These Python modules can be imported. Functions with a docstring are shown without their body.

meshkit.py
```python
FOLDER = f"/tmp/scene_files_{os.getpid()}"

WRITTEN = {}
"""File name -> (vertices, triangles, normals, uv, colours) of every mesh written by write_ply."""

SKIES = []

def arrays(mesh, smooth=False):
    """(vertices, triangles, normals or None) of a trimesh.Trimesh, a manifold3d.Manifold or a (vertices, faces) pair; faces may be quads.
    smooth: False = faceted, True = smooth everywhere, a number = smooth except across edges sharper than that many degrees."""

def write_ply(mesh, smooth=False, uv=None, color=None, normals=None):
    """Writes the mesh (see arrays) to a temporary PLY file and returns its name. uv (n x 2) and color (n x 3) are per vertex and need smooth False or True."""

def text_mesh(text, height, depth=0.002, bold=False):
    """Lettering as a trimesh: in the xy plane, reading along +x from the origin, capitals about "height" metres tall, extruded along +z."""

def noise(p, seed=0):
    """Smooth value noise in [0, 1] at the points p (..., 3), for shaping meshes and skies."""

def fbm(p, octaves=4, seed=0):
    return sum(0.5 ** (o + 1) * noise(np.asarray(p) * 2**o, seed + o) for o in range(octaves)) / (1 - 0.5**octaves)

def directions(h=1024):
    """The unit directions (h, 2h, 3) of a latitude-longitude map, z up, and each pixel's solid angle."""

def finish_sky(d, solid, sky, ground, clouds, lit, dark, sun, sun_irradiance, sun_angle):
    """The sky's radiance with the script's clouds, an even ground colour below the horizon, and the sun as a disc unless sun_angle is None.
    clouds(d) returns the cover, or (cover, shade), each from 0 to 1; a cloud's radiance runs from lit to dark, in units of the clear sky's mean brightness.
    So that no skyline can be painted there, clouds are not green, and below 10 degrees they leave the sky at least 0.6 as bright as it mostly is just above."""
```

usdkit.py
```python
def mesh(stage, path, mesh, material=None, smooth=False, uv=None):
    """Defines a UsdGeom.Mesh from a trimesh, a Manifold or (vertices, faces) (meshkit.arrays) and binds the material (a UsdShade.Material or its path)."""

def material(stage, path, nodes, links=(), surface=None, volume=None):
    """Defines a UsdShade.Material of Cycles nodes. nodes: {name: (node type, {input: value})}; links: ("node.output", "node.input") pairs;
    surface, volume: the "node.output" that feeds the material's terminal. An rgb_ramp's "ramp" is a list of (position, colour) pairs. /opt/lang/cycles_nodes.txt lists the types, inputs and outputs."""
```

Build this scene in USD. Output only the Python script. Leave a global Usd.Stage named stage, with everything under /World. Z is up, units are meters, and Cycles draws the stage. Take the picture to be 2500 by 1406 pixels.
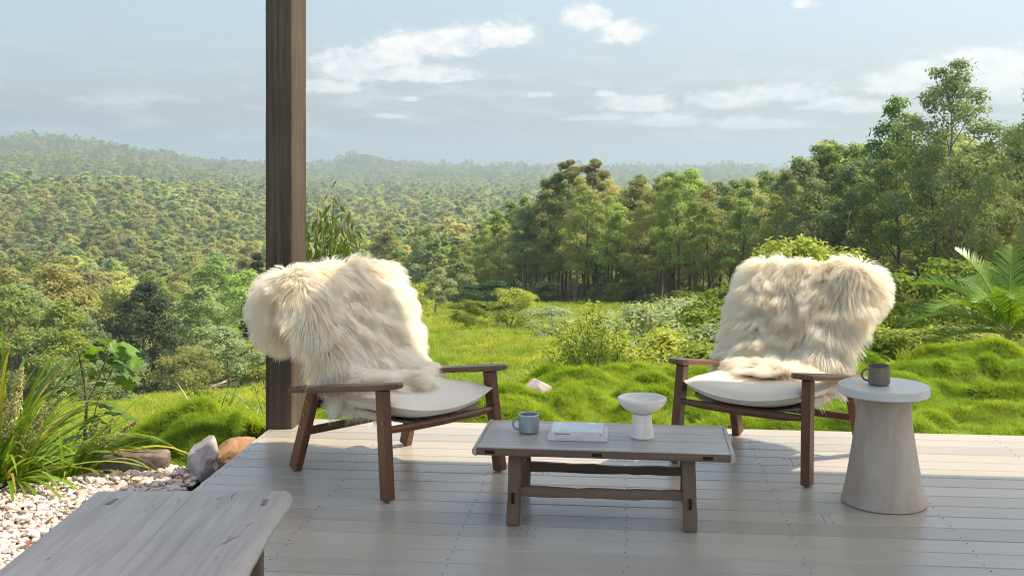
import math
import numpy as np
import trimesh
import manifold3d as m3
from scipy.spatial import cKDTree
from shapely.geometry import Polygon
import meshkit
import usdkit
from pxr import Usd, UsdGeom, UsdLux, UsdShade, Gf, Sdf, Vt

stage = Usd.Stage.CreateInMemory()
UsdGeom.SetStageUpAxis(stage, 'Z')
UsdGeom.SetStageMetersPerUnit(stage, 1.0)
stage.DefinePrim('/World', 'Xform')
stage.SetDefaultPrim(stage.GetPrimAtPath('/World'))
stage.DefinePrim('/World/Looks', 'Scope')

# ------------------------------------------------------------------ camera, sky, sun
CAM_H, FPX, CX, HY = 1.45, 2700.0, 1250.0, 405.0      # eye height; focal length and horizon in the photograph's pixels
cam = UsdGeom.Camera.Define(stage, '/World/camera')
cam.AddTransformOp().Set(Gf.Matrix4d(1, 0, 0, 0, 0, 0, 1, 0, 0, -1, 0, 0, 0, 0, CAM_H, 1))
cam.CreateHorizontalApertureAttr(36.0)
cam.CreateFocalLengthAttr(36.0 * FPX / 2500.0)
cam.CreateVerticalApertureOffsetAttr(-36.0 * (703.0 - HY) / 2500.0)
cam.CreateClippingRangeAttr(Gf.Vec2f(0.05, 90000.0))
cam.CreateFStopAttr(0.0)
cam.CreateExposureAttr(1.68)

SUN_AZ, SUN_EL = math.radians(82.0), math.radians(55.0)
SKY = 0.072
sun_to = np.array([math.sin(SUN_AZ) * math.cos(SUN_EL), math.cos(SUN_AZ) * math.cos(SUN_EL), math.sin(SUN_EL)])
sun = UsdLux.DistantLight.Define(stage, '/World/sun')
sun.CreateIntensityAttr(0.58)
sun.CreateNormalizeAttr(True)
sun.CreateAngleAttr(0.53)
sun.CreateColorAttr(Gf.Vec3f(1.0, 0.90, 0.72))
zz = sun_to / np.linalg.norm(sun_to)
xx = np.cross([0, 0, 1.0], zz); xx /= np.linalg.norm(xx)
yy = np.cross(zz, xx)
sun.AddTransformOp().Set(Gf.Matrix4d(*xx, 0, *yy, 0, *zz, 0, 0, 0, 0, 1))


def px_dir(px, py):
    """azimuth and elevation of a direction"""
    x, z = (px - CX) / FPX, (HY - py) / FPX
    return math.atan2(x, 1.0), math.atan2(z, math.hypot(x, 1.0))


def make_sky():
    n, l = {}, []
    n['tc'] = ('texture_coordinate', {})
    n['sep'] = ('separate_xyz', {})
    l.append(('tc.generated', 'sep.vector'))
    n['sky'] = ('sky_texture', {'sky_type': 'single_scattering', 'sun_disc': False, 'sun_elevation': SUN_EL, 'sun_rotation': SUN_AZ,
                                'altitude': 100.0, 'air_density': 1.0, 'aerosol_density': 4.2, 'ozone_density': 1.0})
    cnt = [0]

    def op(t, a, b=None, clamp=False):
        k = 'm%d' % cnt[0]; cnt[0] += 1
        d = {'math_type': t, 'use_clamp': clamp}
        for i, v in enumerate((a, b)):
            if v is None:
                continue
            if isinstance(v, str):
                l.append((v, '%s.value%d' % (k, i + 1)))
            else:
                d['value%d' % (i + 1)] = float(v)
        n[k] = ('math', d)
        return k + '.value'
    az = op('arctan2', 'sep.x', 'sep.y')
    el = op('arcsine', 'sep.z')
    # billow noise, stretched sideways towards the horizon as cumulus fields are
    n['cv'] = ('combine_xyz', {})
    l.append((op('multiply', az, 1.0), 'cv.x')); l.append((op('multiply', el, 1.9), 'cv.y'))
    for k, sc, det, rough in (('n1', 17.0, 7.0, 0.58), ('n2', 60.0, 6.0, 0.62), ('n4', 130.0, 5.0, 0.6)):
        n[k] = ('noise_texture', {'scale': sc, 'detail': det, 'roughness': rough, 'distortion': 0.25})
        l.append(('cv.vector', k + '.vector'))
    n['cv2'] = ('combine_xyz', {})
    l.append((op('multiply', az, 1.0), 'cv2.x')); l.append((op('multiply', el, 4.5), 'cv2.y'))
    n['n3'] = ('noise_texture', {'scale': 13.0, 'detail': 6.0, 'roughness': 0.6, 'distortion': 0.2})
    l.append(('cv2.vector', 'n3.vector'))
    wob = op('multiply', op('subtract', 'n1.fac', 0.5), 0.30)
    wob2 = op('multiply', op('subtract', 'n2.fac', 0.5), 0.22)
    # the separate cumulus heads
    heads = [(870, 170, 130, 80), (960, 140, 100, 75), (1090, 110, 130, 65), (1240, 90, 110, 55), (1430, 50, 75, 62), (1530, 85, 95, 45), (1000, 185, 220, 36),
             (800, 215, 110, 30), (1316, 233, 60, 16), (1965, 12, 42, 17), (1555, 258, 140, 36), (1760, 252, 130, 36),
             (1930, 228, 130, 48), (2060, 262, 110, 34), (2160, 212, 80, 40), (2240, 178, 120, 42), (2440, 150, 130, 62), (2480, 230, 130, 66), (1640, 300, 150, 26), (1850, 305, 170, 26), (1450, 290, 110, 18), (1000, 243, 35, 11),
             (1480, 232, 40, 12), (960, 285, 60, 10)]
    best = None
    for (px, py, rx, ry) in heads:
        a0, e0 = px_dir(px, py)
        dx = op('multiply', op('subtract', az, a0), FPX / rx * math.cos(a0) ** 2)
        dy = op('multiply', op('subtract', el, e0), FPX / ry * math.cos(a0))
        # flat base, domed top
        dyn = op('multiply', op('minimum', dy, 0.0), 1.7)
        dyp = op('maximum', dy, 0.0)
        r = op('sqrt', op('add', op('multiply', dx, dx), op('add', op('multiply', dyn, dyn), op('multiply', dyp, dyp))))
        v = op('subtract', 1.0, r)
        best = v if best is None else op('maximum', best, v)
    body = op('add', best, op('add', op('multiply', wob, 4.6), op('add', op('multiply', wob2, 3.0), op('multiply', op('subtract', 'n4.fac', 0.5), 0.75))))
    n['mr'] = ('map_range', {'range_type': 'smoothstep', 'from_min': 0.0, 'from_max': 0.62, 'to_min': 0.0, 'to_max': 1.0, 'clamp': True})
    l.append((body, 'mr.value'))
    # low, far broken layer all round, and thin veils above
    n['lo'] = ('map_range', {'range_type': 'smoothstep', 'from_min': 0.44, 'from_max': 0.70, 'to_min': 0.0, 'to_max': 0.6, 'clamp': True})
    l.append(('n3.fac', 'lo.value'))
    n['lb'] = ('map_range', {'range_type': 'smoothstep', 'from_min': 0.13, 'from_max': 0.035, 'to_min': 0.0, 'to_max': 1.0, 'clamp': True})
    l.append((el, 'lb.value'))
    low = op('multiply', 'lo.result', 'lb.result')
    n['hi'] = ('map_range', {'range_type': 'smoothstep', 'from_min': 0.56, 'from_max': 0.72, 'to_min': 0.0, 'to_max': 0.85, 'clamp': True})
    n['nh'] = ('noise_texture', {'scale': 5.0, 'detail': 7.0, 'roughness': 0.6})
    l.append(('tc.generated', 'nh.vector')); l.append(('nh.fac', 'hi.value'))
    n['hb'] = ('map_range', {'range_type': 'smoothstep', 'from_min': 0.20, 'from_max': 0.45, 'to_min': 0.0, 'to_max': 1.0, 'clamp': True})
    l.append((el, 'hb.value'))
    high = op('multiply', 'hi.result', 'hb.result')
    cover = op('maximum', op('maximum', 'mr.result', low), high)
    # cloud shade: lit tops, soft grey undersides
    n['sh'] = ('map_range', {'range_type': 'smoothstep', 'from_min': 0.40, 'from_max': 0.60, 'to_min': 0.0, 'to_max': 1.0, 'clamp': True})
    l.append((op('add', op('multiply', 'n1.fac', 0.6), op('multiply', 'n2.fac', 0.4)), 'sh.value'))
    n['cc'] = ('mix', {'mix_type': 'mix', 'color1': (4.0, 4.25, 4.4), 'color2': (5.4, 5.25, 5.0)})
    l.append(('sh.result', 'cc.fac'))
    # a thin even veil of haze over the clear sky
    n['veil'] = ('mix', {'mix_type': 'mix', 'color2': (2.8, 3.6, 4.1)})
    n['vb'] = ('value', {'value': 0.2})
    l.append(('vb.value', 'veil.fac')); l.append(('sky.color', 'veil.color1'))
    n['mx'] = ('mix', {'mix_type': 'mix'})
    l += [(cover, 'mx.fac'), ('veil.color', 'mx.color1'), ('cc.color', 'mx.color2')]
    n['bg'] = ('background_shader', {'strength': SKY})
    l.append(('mx.color', 'bg.color'))
    return usdkit.material(stage, '/World/Looks/sky_look', n, l, surface='bg.background')


dome = UsdLux.DomeLight.Define(stage, '/World/sky')
dome.GetPrim().SetCustomDataByKey('kind', 'structure')
UsdShade.MaterialBindingAPI.Apply(dome.GetPrim()).Bind(make_sky())

# ------------------------------------------------------------------ helpers
_names = {}


def numbered(parent, name):
    k = (parent, name)
    _names[k] = _names.get(k, -1) + 1
    return name if _names[k] == 0 else '%s_%03d' % (name, _names[k])


def path_of(parent, name):
    p = '/World' if parent is None else str(parent.GetPath())
    return p + '/' + numbered(p, name)


def tag(prim, label=None, cat=None, group=None, kind=None):
    for k, v in (('label', label), ('category', cat), ('group', group), ('kind', kind)):
        if v:
            prim.SetCustomDataByKey(k, v)
    return prim


def thing(name, label, cat, loc=(0, 0, 0), rotz=0.0, group=None, scale=None, kind=None):
    x = UsdGeom.Xform.Define(stage, path_of(None, name))
    x.AddTranslateOp().Set(Gf.Vec3d(*map(float, loc)))
    if rotz:
        x.AddRotateZOp().Set(math.degrees(rotz))
    if scale is not None:
        x.AddScaleOp().Set(Gf.Vec3f(*(map(float, scale) if np.ndim(scale) else [float(scale)] * 3)))
    return tag(x.GetPrim(), label, cat, group, kind)


def obj(name, mesh, mat, parent=None, smooth=False, label=None, cat=None, group=None, kind=None):
    m = usdkit.mesh(stage, path_of(parent, name), mesh, mat, smooth=smooth)
    return tag(m.GetPrim(), label, cat, group, kind)


def klass(name):
    return stage.CreateClassPrim('/World/' + name)


def copy_of(src, name, label, cat, loc, rotz=0.0, group=None, scale=None):
    p = thing(name, label, cat, loc, rotz, group, scale)
    p.GetReferences().AddInternalReference(src.GetPath())
    p.SetInstanceable(True)
    return p


def quat_from(R):
    q = np.empty((len(R), 4))
    from scipy.spatial.transform import Rotation
    r = Rotation.from_matrix(R).as_quat()
    return np.c_[r[:, 3], r[:, 0], r[:, 1], r[:, 2]]


def instancer(name, protos, pos, quat, scale, index, kind='stuff', label=None, cat=None, parent=None):
    """protos: list of (mesh, material, smooth)"""
    p = UsdGeom.PointInstancer.Define(stage, path_of(parent, name))
    rel = p.CreatePrototypesRel()
    for k, (mesh, mat, sm) in enumerate(protos):
        rel.AddTarget(usdkit.mesh(stage, '%s/sort_%d' % (p.GetPath(), k), mesh, mat, smooth=sm).GetPath())
    p.CreatePositionsAttr(Vt.Vec3fArray.FromNumpy(np.ascontiguousarray(pos, np.float32)))
    qa = np.ascontiguousarray(np.c_[quat[:, 1:4], quat[:, 0]].astype(np.float16))
    p.CreateOrientationsAttr(Vt.QuathArray.FromNumpy(qa))
    sc = np.asarray(scale, np.float32)
    if sc.ndim == 1:
        sc = np.repeat(sc[:, None], 3, 1)
    p.CreateScalesAttr(Vt.Vec3fArray.FromNumpy(np.ascontiguousarray(sc)))
    p.CreateProtoIndicesAttr(Vt.IntArray.FromNumpy(np.ascontiguousarray(index, np.int32)))
    return tag(p.GetPrim(), label, cat, None, kind)


def yaw_quat(a):
    return np.c_[np.cos(a / 2), 0 * a, 0 * a, np.sin(a / 2)]


def smoothstep(a, b, x):
    t = np.clip((np.asarray(x, float) - a) / (b - a), 0, 1)
    return t * t * (3 - 2 * t)


def at(px, py, z=0.0):
    d = FPX * (CAM_H - z) / (py - HY)
    return np.array([(px - CX) / FPX * d, d, z])


def atd(px, py, d):
    return np.array([(px - CX) / FPX * d, d, CAM_H - (py - HY) / FPX * d])


def cat(parts):
    return trimesh.util.concatenate([p for p in parts])


def hull(points):
    return trimesh.convex.convex_hull(np.asarray(points, float))


def rbox(size, center=(0, 0, 0), bevel=0.004):
    s = np.asarray(size, float) / 2
    b = min(bevel, s.min() * 0.9)
    pts = []
    for sx in (-1, 1):
        for sy in (-1, 1):
            for sz in (-1, 1):
                c = s * (sx, sy, sz)
                for k in range(3):
                    o = np.array([sx, sy, sz], float) * b
                    o[k] = 0
                    pts.append(c - o)
    m = hull(pts)
    m.apply_translation(center)
    return m


def frame_from(d, up=(0, 0, 1)):
    d = np.asarray(d, float); d = d / np.linalg.norm(d)
    u = np.asarray(up, float)
    if abs(d @ u) > 0.98:
        u = np.array([1.0, 0, 0])
    s = np.cross(d, u); s /= np.linalg.norm(s)
    t = np.cross(s, d)
    return d, s, t


def bar(p0, p1, w, t, up=(0, 0, 1), bevel=0.003, w1=None, t1=None):
    """chamfered bar from p0 to p1: w across, t along "up"; w1, t1 at the far end"""
    p0, p1 = np.asarray(p0, float), np.asarray(p1, float)
    d, s, n = frame_from(p1 - p0, up)
    pts = []
    for p, ww, tt, e in ((p0, w, t, 1), (p1, w1 or w, t1 or t, -1)):
        for a in (-1, 1):
            for b in (-1, 1):
                c = p + s * a * ww / 2 + n * b * tt / 2
                pts += [c - s * a * bevel + d * 0, c - n * b * bevel + d * 0, c - s * a * bevel - n * b * bevel]
                pts[-1] = c + d * e * bevel * 0 - s * a * bevel - n * b * bevel
                pts[-2] = c - n * b * bevel + d * e * bevel
                pts[-3] = c - s * a * bevel + d * e * bevel
    return hull(pts)


def tube(points, radii, n=8, cap=True):
    P = np.asarray(points, float)
    R = np.broadcast_to(np.asarray(radii, float), (len(P),))
    T = np.gradient(P, axis=0)
    T /= np.maximum(np.linalg.norm(T, axis=1, keepdims=True), 1e-9)
    s = np.cross(T[0], [0, 0, 1.0])
    if np.linalg.norm(s) < 0.1:
        s = np.cross(T[0], [1.0, 0, 0])
    rings = []
    a = np.arange(n) * 2 * np.pi / n
    for k in range(len(P)):
        s = s - T[k] * (s @ T[k]); s /= np.linalg.norm(s)
        b = np.cross(T[k], s)
        rings.append(P[k] + R[k] * (np.cos(a)[:, None] * s + np.sin(a)[:, None] * b))
    V = np.vstack(rings)
    f = []
    for k in range(len(P) - 1):
        for i in range(n):
            j = (i + 1) % n
            q = [k * n + i, k * n + j, (k + 1) * n + j, (k + 1) * n + i]
            f += [[q[0], q[1], q[2]], [q[0], q[2], q[3]]]
    if cap:
        V = np.vstack([V, P[0], P[-1]])
        c0, c1 = len(V) - 2, len(V) - 1
        for i in range(n):
            j = (i + 1) % n
            f += [[c0, j, i], [c1, (len(P) - 1) * n + i, (len(P) - 1) * n + j]]
    return trimesh.Trimesh(V, f, process=False)


def lathe(profile, n=48):
    pr = np.asarray(profile, float)
    a = np.arange(n) * 2 * np.pi / n
    V = np.stack([np.outer(pr[:, 0], np.cos(a)), np.outer(pr[:, 0], np.sin(a)), np.repeat(pr[:, 1][:, None], n, 1)], -1).reshape(-1, 3)
    f = []
    for k in range(len(pr) - 1):
        for i in range(n):
            j = (i + 1) % n
            q = [k * n + i, k * n + j, (k + 1) * n + j, (k + 1) * n + i]
            f += [[q[0], q[1], q[2]], [q[0], q[2], q[3]]]
    return trimesh.Trimesh(V, f, process=False)


def grid_mesh(P):
    nu, nv = P.shape[:2]
    i, j = np.meshgrid(np.arange(nu - 1), np.arange(nv - 1), indexing='ij')
    a, b, c, d = i * nv + j, (i + 1) * nv + j, (i + 1) * nv + j + 1, i * nv + j + 1
    f = np.concatenate([np.stack([a, b, c], -1).reshape(-1, 3), np.stack([a, c, d], -1).reshape(-1, 3)])
    return trimesh.Trimesh(P.reshape(-1, 3), f, process=False)


def smooth_profile(pts, step=0.004):
    """rounds a polyline profile by Chaikin cutting"""
    p = np.asarray(pts, float)
    for _ in range(2):
        q = [p[0]]
        for a, b in zip(p[:-1], p[1:]):
            q += [a * 0.75 + b * 0.25, a * 0.25 + b * 0.75]
        q.append(p[-1])
        p = np.array(q)
    return p


# ------------------------------------------------------------------ materials
_mats = {}


def M(name, nodes, links, surface='p.BSDF', volume=None):
    if name not in _mats:
        _mats[name] = usdkit.material(stage, '/World/Looks/' + name, nodes, links, surface=surface, volume=volume)
    return _mats[name]


def plain(name, color, rough=0.6, spec=0.3, var=0.12, scale=6.0, bump=0.0, bscale=80.0, stretch=(1, 1, 1), sheen=0.0, detail=5.0, dark=None, space='object'):
    """a solid surface with grain: two tones of one colour by noise, fine relief by bump"""
    c = np.array(color, float)
    d = np.array(dark, float) if dark is not None else c * (1 - 2 * var)
    n = {'tc': ('texture_coordinate', {}), 'mp': ('mapping', {'scale': tuple(stretch)}),
         'nz': ('noise_texture', {'scale': scale, 'detail': detail, 'roughness': 0.62, 'distortion': 0.3}),
         'r': ('rgb_ramp', {'ramp': [(0.28, tuple(d)), (0.52, tuple(c * 0.5 + d * 0.5)), (0.74, tuple(np.minimum(c * (1 + var), 0.92)))]}),
         'p': ('principled_bsdf', {'roughness': rough, 'specular_ior_level': spec, 'sheen_weight': sheen})}
    l = [('tc.object', 'mp.vector'), ('mp.vector', 'nz.vector'), ('nz.fac', 'r.fac'), ('r.color', 'p.base_color')]
    if bump:
        n['n2'] = ('noise_texture', {'scale': bscale, 'detail': 4.0, 'roughness': 0.6})
        n['b'] = ('bump', {'strength': bump, 'distance': 0.004})
        l += [('mp.vector', 'n2.vector'), ('n2.fac', 'b.height'), ('b.normal', 'p.normal')]
    return M(name, n, l)


def wood(name, color, dark, rough=0.5, spec=0.4, axis=0, grain=26.0, along=1.3, bump=0.25, streak=0.5, knots=0.0):
    """timber with grain along one axis of the object"""
    st = [grain] * 3; st[axis] = along
    n = {'tc': ('texture_coordinate', {}), 'mp': ('mapping', {'scale': tuple(st)}),
         'nz': ('noise_texture', {'scale': 1.0, 'detail': 7.0, 'roughness': 0.65, 'distortion': 0.6}),
         'nb': ('noise_texture', {'scale': 1.6, 'detail': 3.0, 'roughness': 0.5}),
         'mx': ('math', {'math_type': 'multiply_add', 'value2': streak}),
         'r': ('rgb_ramp', {'ramp': [(0.30, tuple(dark)), (0.55, tuple((np.array(color) + np.array(dark)) / 2)), (0.78, tuple(color))]}),
         'oi': ('object_info', {}), 'hv': ('hsv', {}),
         'mv': ('map_range', {'from_min': 0.0, 'from_max': 1.0, 'to_min': 0.92, 'to_max': 1.07}),
         'p': ('principled_bsdf', {'roughness': rough, 'specular_ior_level': spec}),
         'b': ('bump', {'strength': bump, 'distance': 0.003})}
    n['half'] = ('math', {'math_type': 'multiply', 'value2': 1 - streak})
    l = [('tc.object', 'mp.vector'), ('mp.vector', 'nz.vector'), ('tc.object', 'nb.vector'), ('nz.fac', 'mx.value1'), ('nb.fac', 'half.value1'), ('half.value', 'mx.value3'),
         ('mx.value', 'r.fac'), ('r.color', 'hv.color'), ('oi.random', 'mv.value'), ('mv.result', 'hv.value'), ('hv.color', 'p.base_color'),
         ('nz.fac', 'b.height'), ('b.normal', 'p.normal')]
    return M(name, n, l)


def leaf(name, dark, light, trans=0.35, rough=0.5, spec=0.25, vary=0.25, tint=None, patch=None):
    """leaves: tone varies from leaf to leaf and from plant to plant; light passes through"""
    n = {'g': ('geometry', {}), 'oi': ('object_info', {}),
         'a': ('math', {'math_type': 'multiply', 'value2': 0.75}), 'c': ('math', {'math_type': 'multiply_add', 'value2': 0.25}),
         'r': ('rgb_ramp', {'ramp': [(0.0, tuple(dark)), (1.0, tuple(light))]}),
         'hv': ('hsv', {}), 'mv': ('map_range', {'to_min': 1 - vary, 'to_max': 1 + vary}),
         'hh': ('map_range', {'to_min': 0.478, 'to_max': 0.512}),
         'w': ('white_noise_texture', {'dimensions': '1D'}),
         'p': ('principled_bsdf', {'roughness': rough, 'specular_ior_level': spec}),
         't': ('translucent_bsdf', {}), 'tt': ('mix', {'mix_type': 'multiply', 'fac': 1.0, 'color2': tint or (1.25, 1.3, 0.6)}),
         'mx': ('mix_closure', {'fac': trans})}
    l = [('g.random_per_island', 'a.value1'), ('oi.random', 'c.value1'), ('a.value', 'c.value3'), ('c.value', 'r.fac'),
         ('oi.random', 'mv.value'), ('oi.random', 'w.w'), ('w.value', 'hh.value'), ('mv.result', 'hv.value'), ('hh.result', 'hv.hue'), ('r.color', 'hv.color'),
         ('hv.color', 'p.base_color'), ('hv.color', 'tt.color1'), ('tt.color', 't.color'), ('p.BSDF', 'mx.closure1'), ('t.BSDF', 'mx.closure2')]
    if patch:                                   # ground plants: greener and yellower patches from place to place
        scale, green = patch
        n['pn'] = ('noise_texture', {'scale': scale, 'detail': 4.0, 'roughness': 0.6})
        n['pr'] = ('rgb_ramp', {'ramp': [(0.40, tuple(green)), (0.56, (1, 1, 1))]})
        n['pm'] = ('mix', {'mix_type': 'multiply', 'fac': 1.0})
        l = [q for q in l if q[0] != 'hv.color'] + [('oi.location', 'pn.vector'), ('pn.fac', 'pr.fac'), ('hv.color', 'pm.color1'), ('pr.color', 'pm.color2'), ('pm.color', 'p.base_color'), ('pm.color', 'tt.color1')]
    return M(name, n, l, surface='mx.closure')


def flat(name, color, rough=0.6, spec=0.3, metallic=0.0):
    return M(name, {'p': ('principled_bsdf', {'base_color': tuple(color), 'roughness': rough, 'specular_ior_level': spec, 'metallic': metallic})}, [])


# ------------------------------------------------------------------ the lie of the land
def ridge_heights(tx, r):
    """hills and the far mountain: crest lines, each at its distance, with the slope of real hills"""
    out = np.zeros_like(r)
    px = tx * FPX + CX
    spec = [
        (3600.0, 900.0, [(-900, 352), (-300, 345), (0, 341), (80, 333), (200, 346), (300, 359), (420, 379), (520, 394), (640, 404), (760, 416), (900, 450)]),
        (2500.0, 500.0, [(-600, 372), (0, 372), (200, 376), (330, 385), (420, 397), (560, 415), (700, 430), (820, 470)]),
        (6500.0, 1300.0, [(-600, 385), (200, 380), (380, 374), (430, 374), (520, 380), (640, 391), (720, 398), (820, 408), (1000, 440)]),
        (4300.0, 330.0, [(300, 409), (760, 402), (800, 402), (822, 394), (845, 379), (862, 372), (882, 370), (903, 372), (925, 377), (952, 386), (990, 396), (1030, 401), (1075, 400), (1110, 404), (1150, 402),
                           (1190, 404), (1240, 405), (1320, 407), (1480, 409), (1700, 412), (1900, 412), (2600, 411), (3500, 408)]),
        (3900.0, 600.0, [(300, 414), (760, 410), (860, 411), (1100, 412), (1170, 413), (1300, 416), (1800, 419), (2600, 418), (3500, 416)]),
    ]
    for d0, w, crest in spec:
        cx, cy = np.array(crest, float).T
        y = np.interp(px, cx, cy)
        top = CAM_H + (HY - y) / FPX * d0 - (28.0 if d0 in (2500.0, 3600.0) else 24.0 if d0 != 4300.0 else 4.0)
        h = np.maximum(top + 60.0, 0.0)
        out = np.maximum(out, h * np.exp(-((r - d0) / w) ** 2))
    return out


EDGE = ([-0.9, -0.50, -0.36, -0.24, -0.12, -0.03, 0.03, 0.2, 0.45, 0.9], [6.0, 6.2, 6.5, 7.0, 7.4, 8.0, 8.6, 9.2, 10.2, 10.5])
R_PROF = ([0, 0.35, 1.2, 3, 10, 30, 80, 112, 160, 260, 450, 800, 2000, 90000], [0, -0.10, -0.75, -1.45, -2.75, -5.3, -11.2, -14.0, -19.0, -33.0, -50.0, -59.0, -60.0, -60.0])
L_PROF = ([0, 0.35, 1.2, 3, 10, 30, 60, 100, 170, 260, 420, 650, 950, 1300, 2000, 90000], [0, -0.08, -0.6, -1.25, -2.7, -6.2, -12.0, -19.5, -34.0, -47.0, -58.0, -60.0, -60.0, -60.0, -60.0, -60.0])


def land(x, y, bumps=True):
    x, y = np.asarray(x, float), np.asarray(y, float)
    r = np.hypot(x, y)
    tx = np.clip(np.where(y > 0.05 * np.abs(x), x / np.maximum(y, 1e-6), np.sign(x) * 3.0), -1.2, 1.2)
    front = smoothstep(-0.2, 0.5, y / np.maximum(r, 1e-6))
    e = np.interp(tx, *EDGE)
    o = np.maximum(r - e, 0)
    wl = smoothstep(-0.06, -0.25, tx)
    prof = np.interp(o, *R_PROF) * (1 - wl) + np.interp(o, *L_PROF) * wl
    far_left = smoothstep(-0.16, -0.42, tx)
    prof = prof + far_left * 24.0 * np.exp(-((r - 1050.0) / 330.0) ** 2) + smoothstep(-0.1, -0.3, tx) * 14.0 * np.exp(-((r - 1500.0) / 350.0) ** 2)
    z = -0.17 + front * prof
    z = z + front * ridge_heights(tx, r) * smoothstep(900, 1500, r)
    if bumps:
        far = smoothstep(30, 300, r)
        P = np.stack([x / 90.0, y / 90.0, 0 * x], -1)
        z = z + far * 7.0 * (meshkit.fbm(P + 7.3, 3, 5) - 0.5) * np.clip(r / 400.0, 0, 1.6)
        P2 = np.stack([x / 900.0, y / 900.0, 0 * x], -1)
        z = z + smoothstep(1500, 4000, r) * 34.0 * (meshkit.fbm(P2 + 1.3, 4, 9) - 0.5)
        mid = smoothstep(9, 14, r) * (1 - far)
        z = z + mid * 0.7 * (meshkit.fbm(np.stack([x / 5.0, y / 5.0, 0 * x], -1) + 3.1, 3, 2) - 0.5)
        z = z + mounds(x, y) * (1 - smoothstep(0.3, 3.0, r - e))
    return z


def in_gravel(x, y):
    """1 inside the pebble bed left of the deck"""
    far = np.interp(x, [-4.0, -2.6, -2.1, -1.75, -1.35], [5.15, 5.25, 5.75, 5.80, 5.55])
    return (1 - smoothstep(-0.05, 0.12, y - far)) * (x < -0.9)


def mounds(x, y):
    """the hummocks of the uncut lawn"""
    P = np.stack([x, y, 0 * x], -1)
    a = meshkit.noise(P * 2.2 + 11.0, 3)
    b = meshkit.noise(P * 4.8 + 5.0, 8)
    h = 0.12 * smoothstep(0.40, 0.95, a) + 0.085 * smoothstep(0.45, 0.95, b) + 0.03 * meshkit.noise(P * 9.0, 4) - 0.07
    h = h + 0.075 * smoothstep(-1.35, -1.7, x) * np.exp(-((y - 6.55) / 0.42) ** 2) * smoothstep(-3.3, -2.6, x)       # bank behind the rocks
    g = in_gravel(x, y)
    under = ((x > -1.6) & (y < 6.45 - 0.1 * x)).astype(float)
    return np.where(under > 0, -0.22, h * (1 - g) + 0.02 * g)


def hit(px, py, lo=5.0, hi=6000.0):
    """where the sight line through a pixel meets the land"""
    d = np.geomspace(lo, hi, 4000)
    x, z = (px - CX) / FPX * d, CAM_H - (py - HY) / FPX * d
    g = land(x, d)
    k = int(np.argmax(z < g)) if (z < g).any() else len(d) - 1
    return np.array([x[k], d[k], g[k]])


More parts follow.
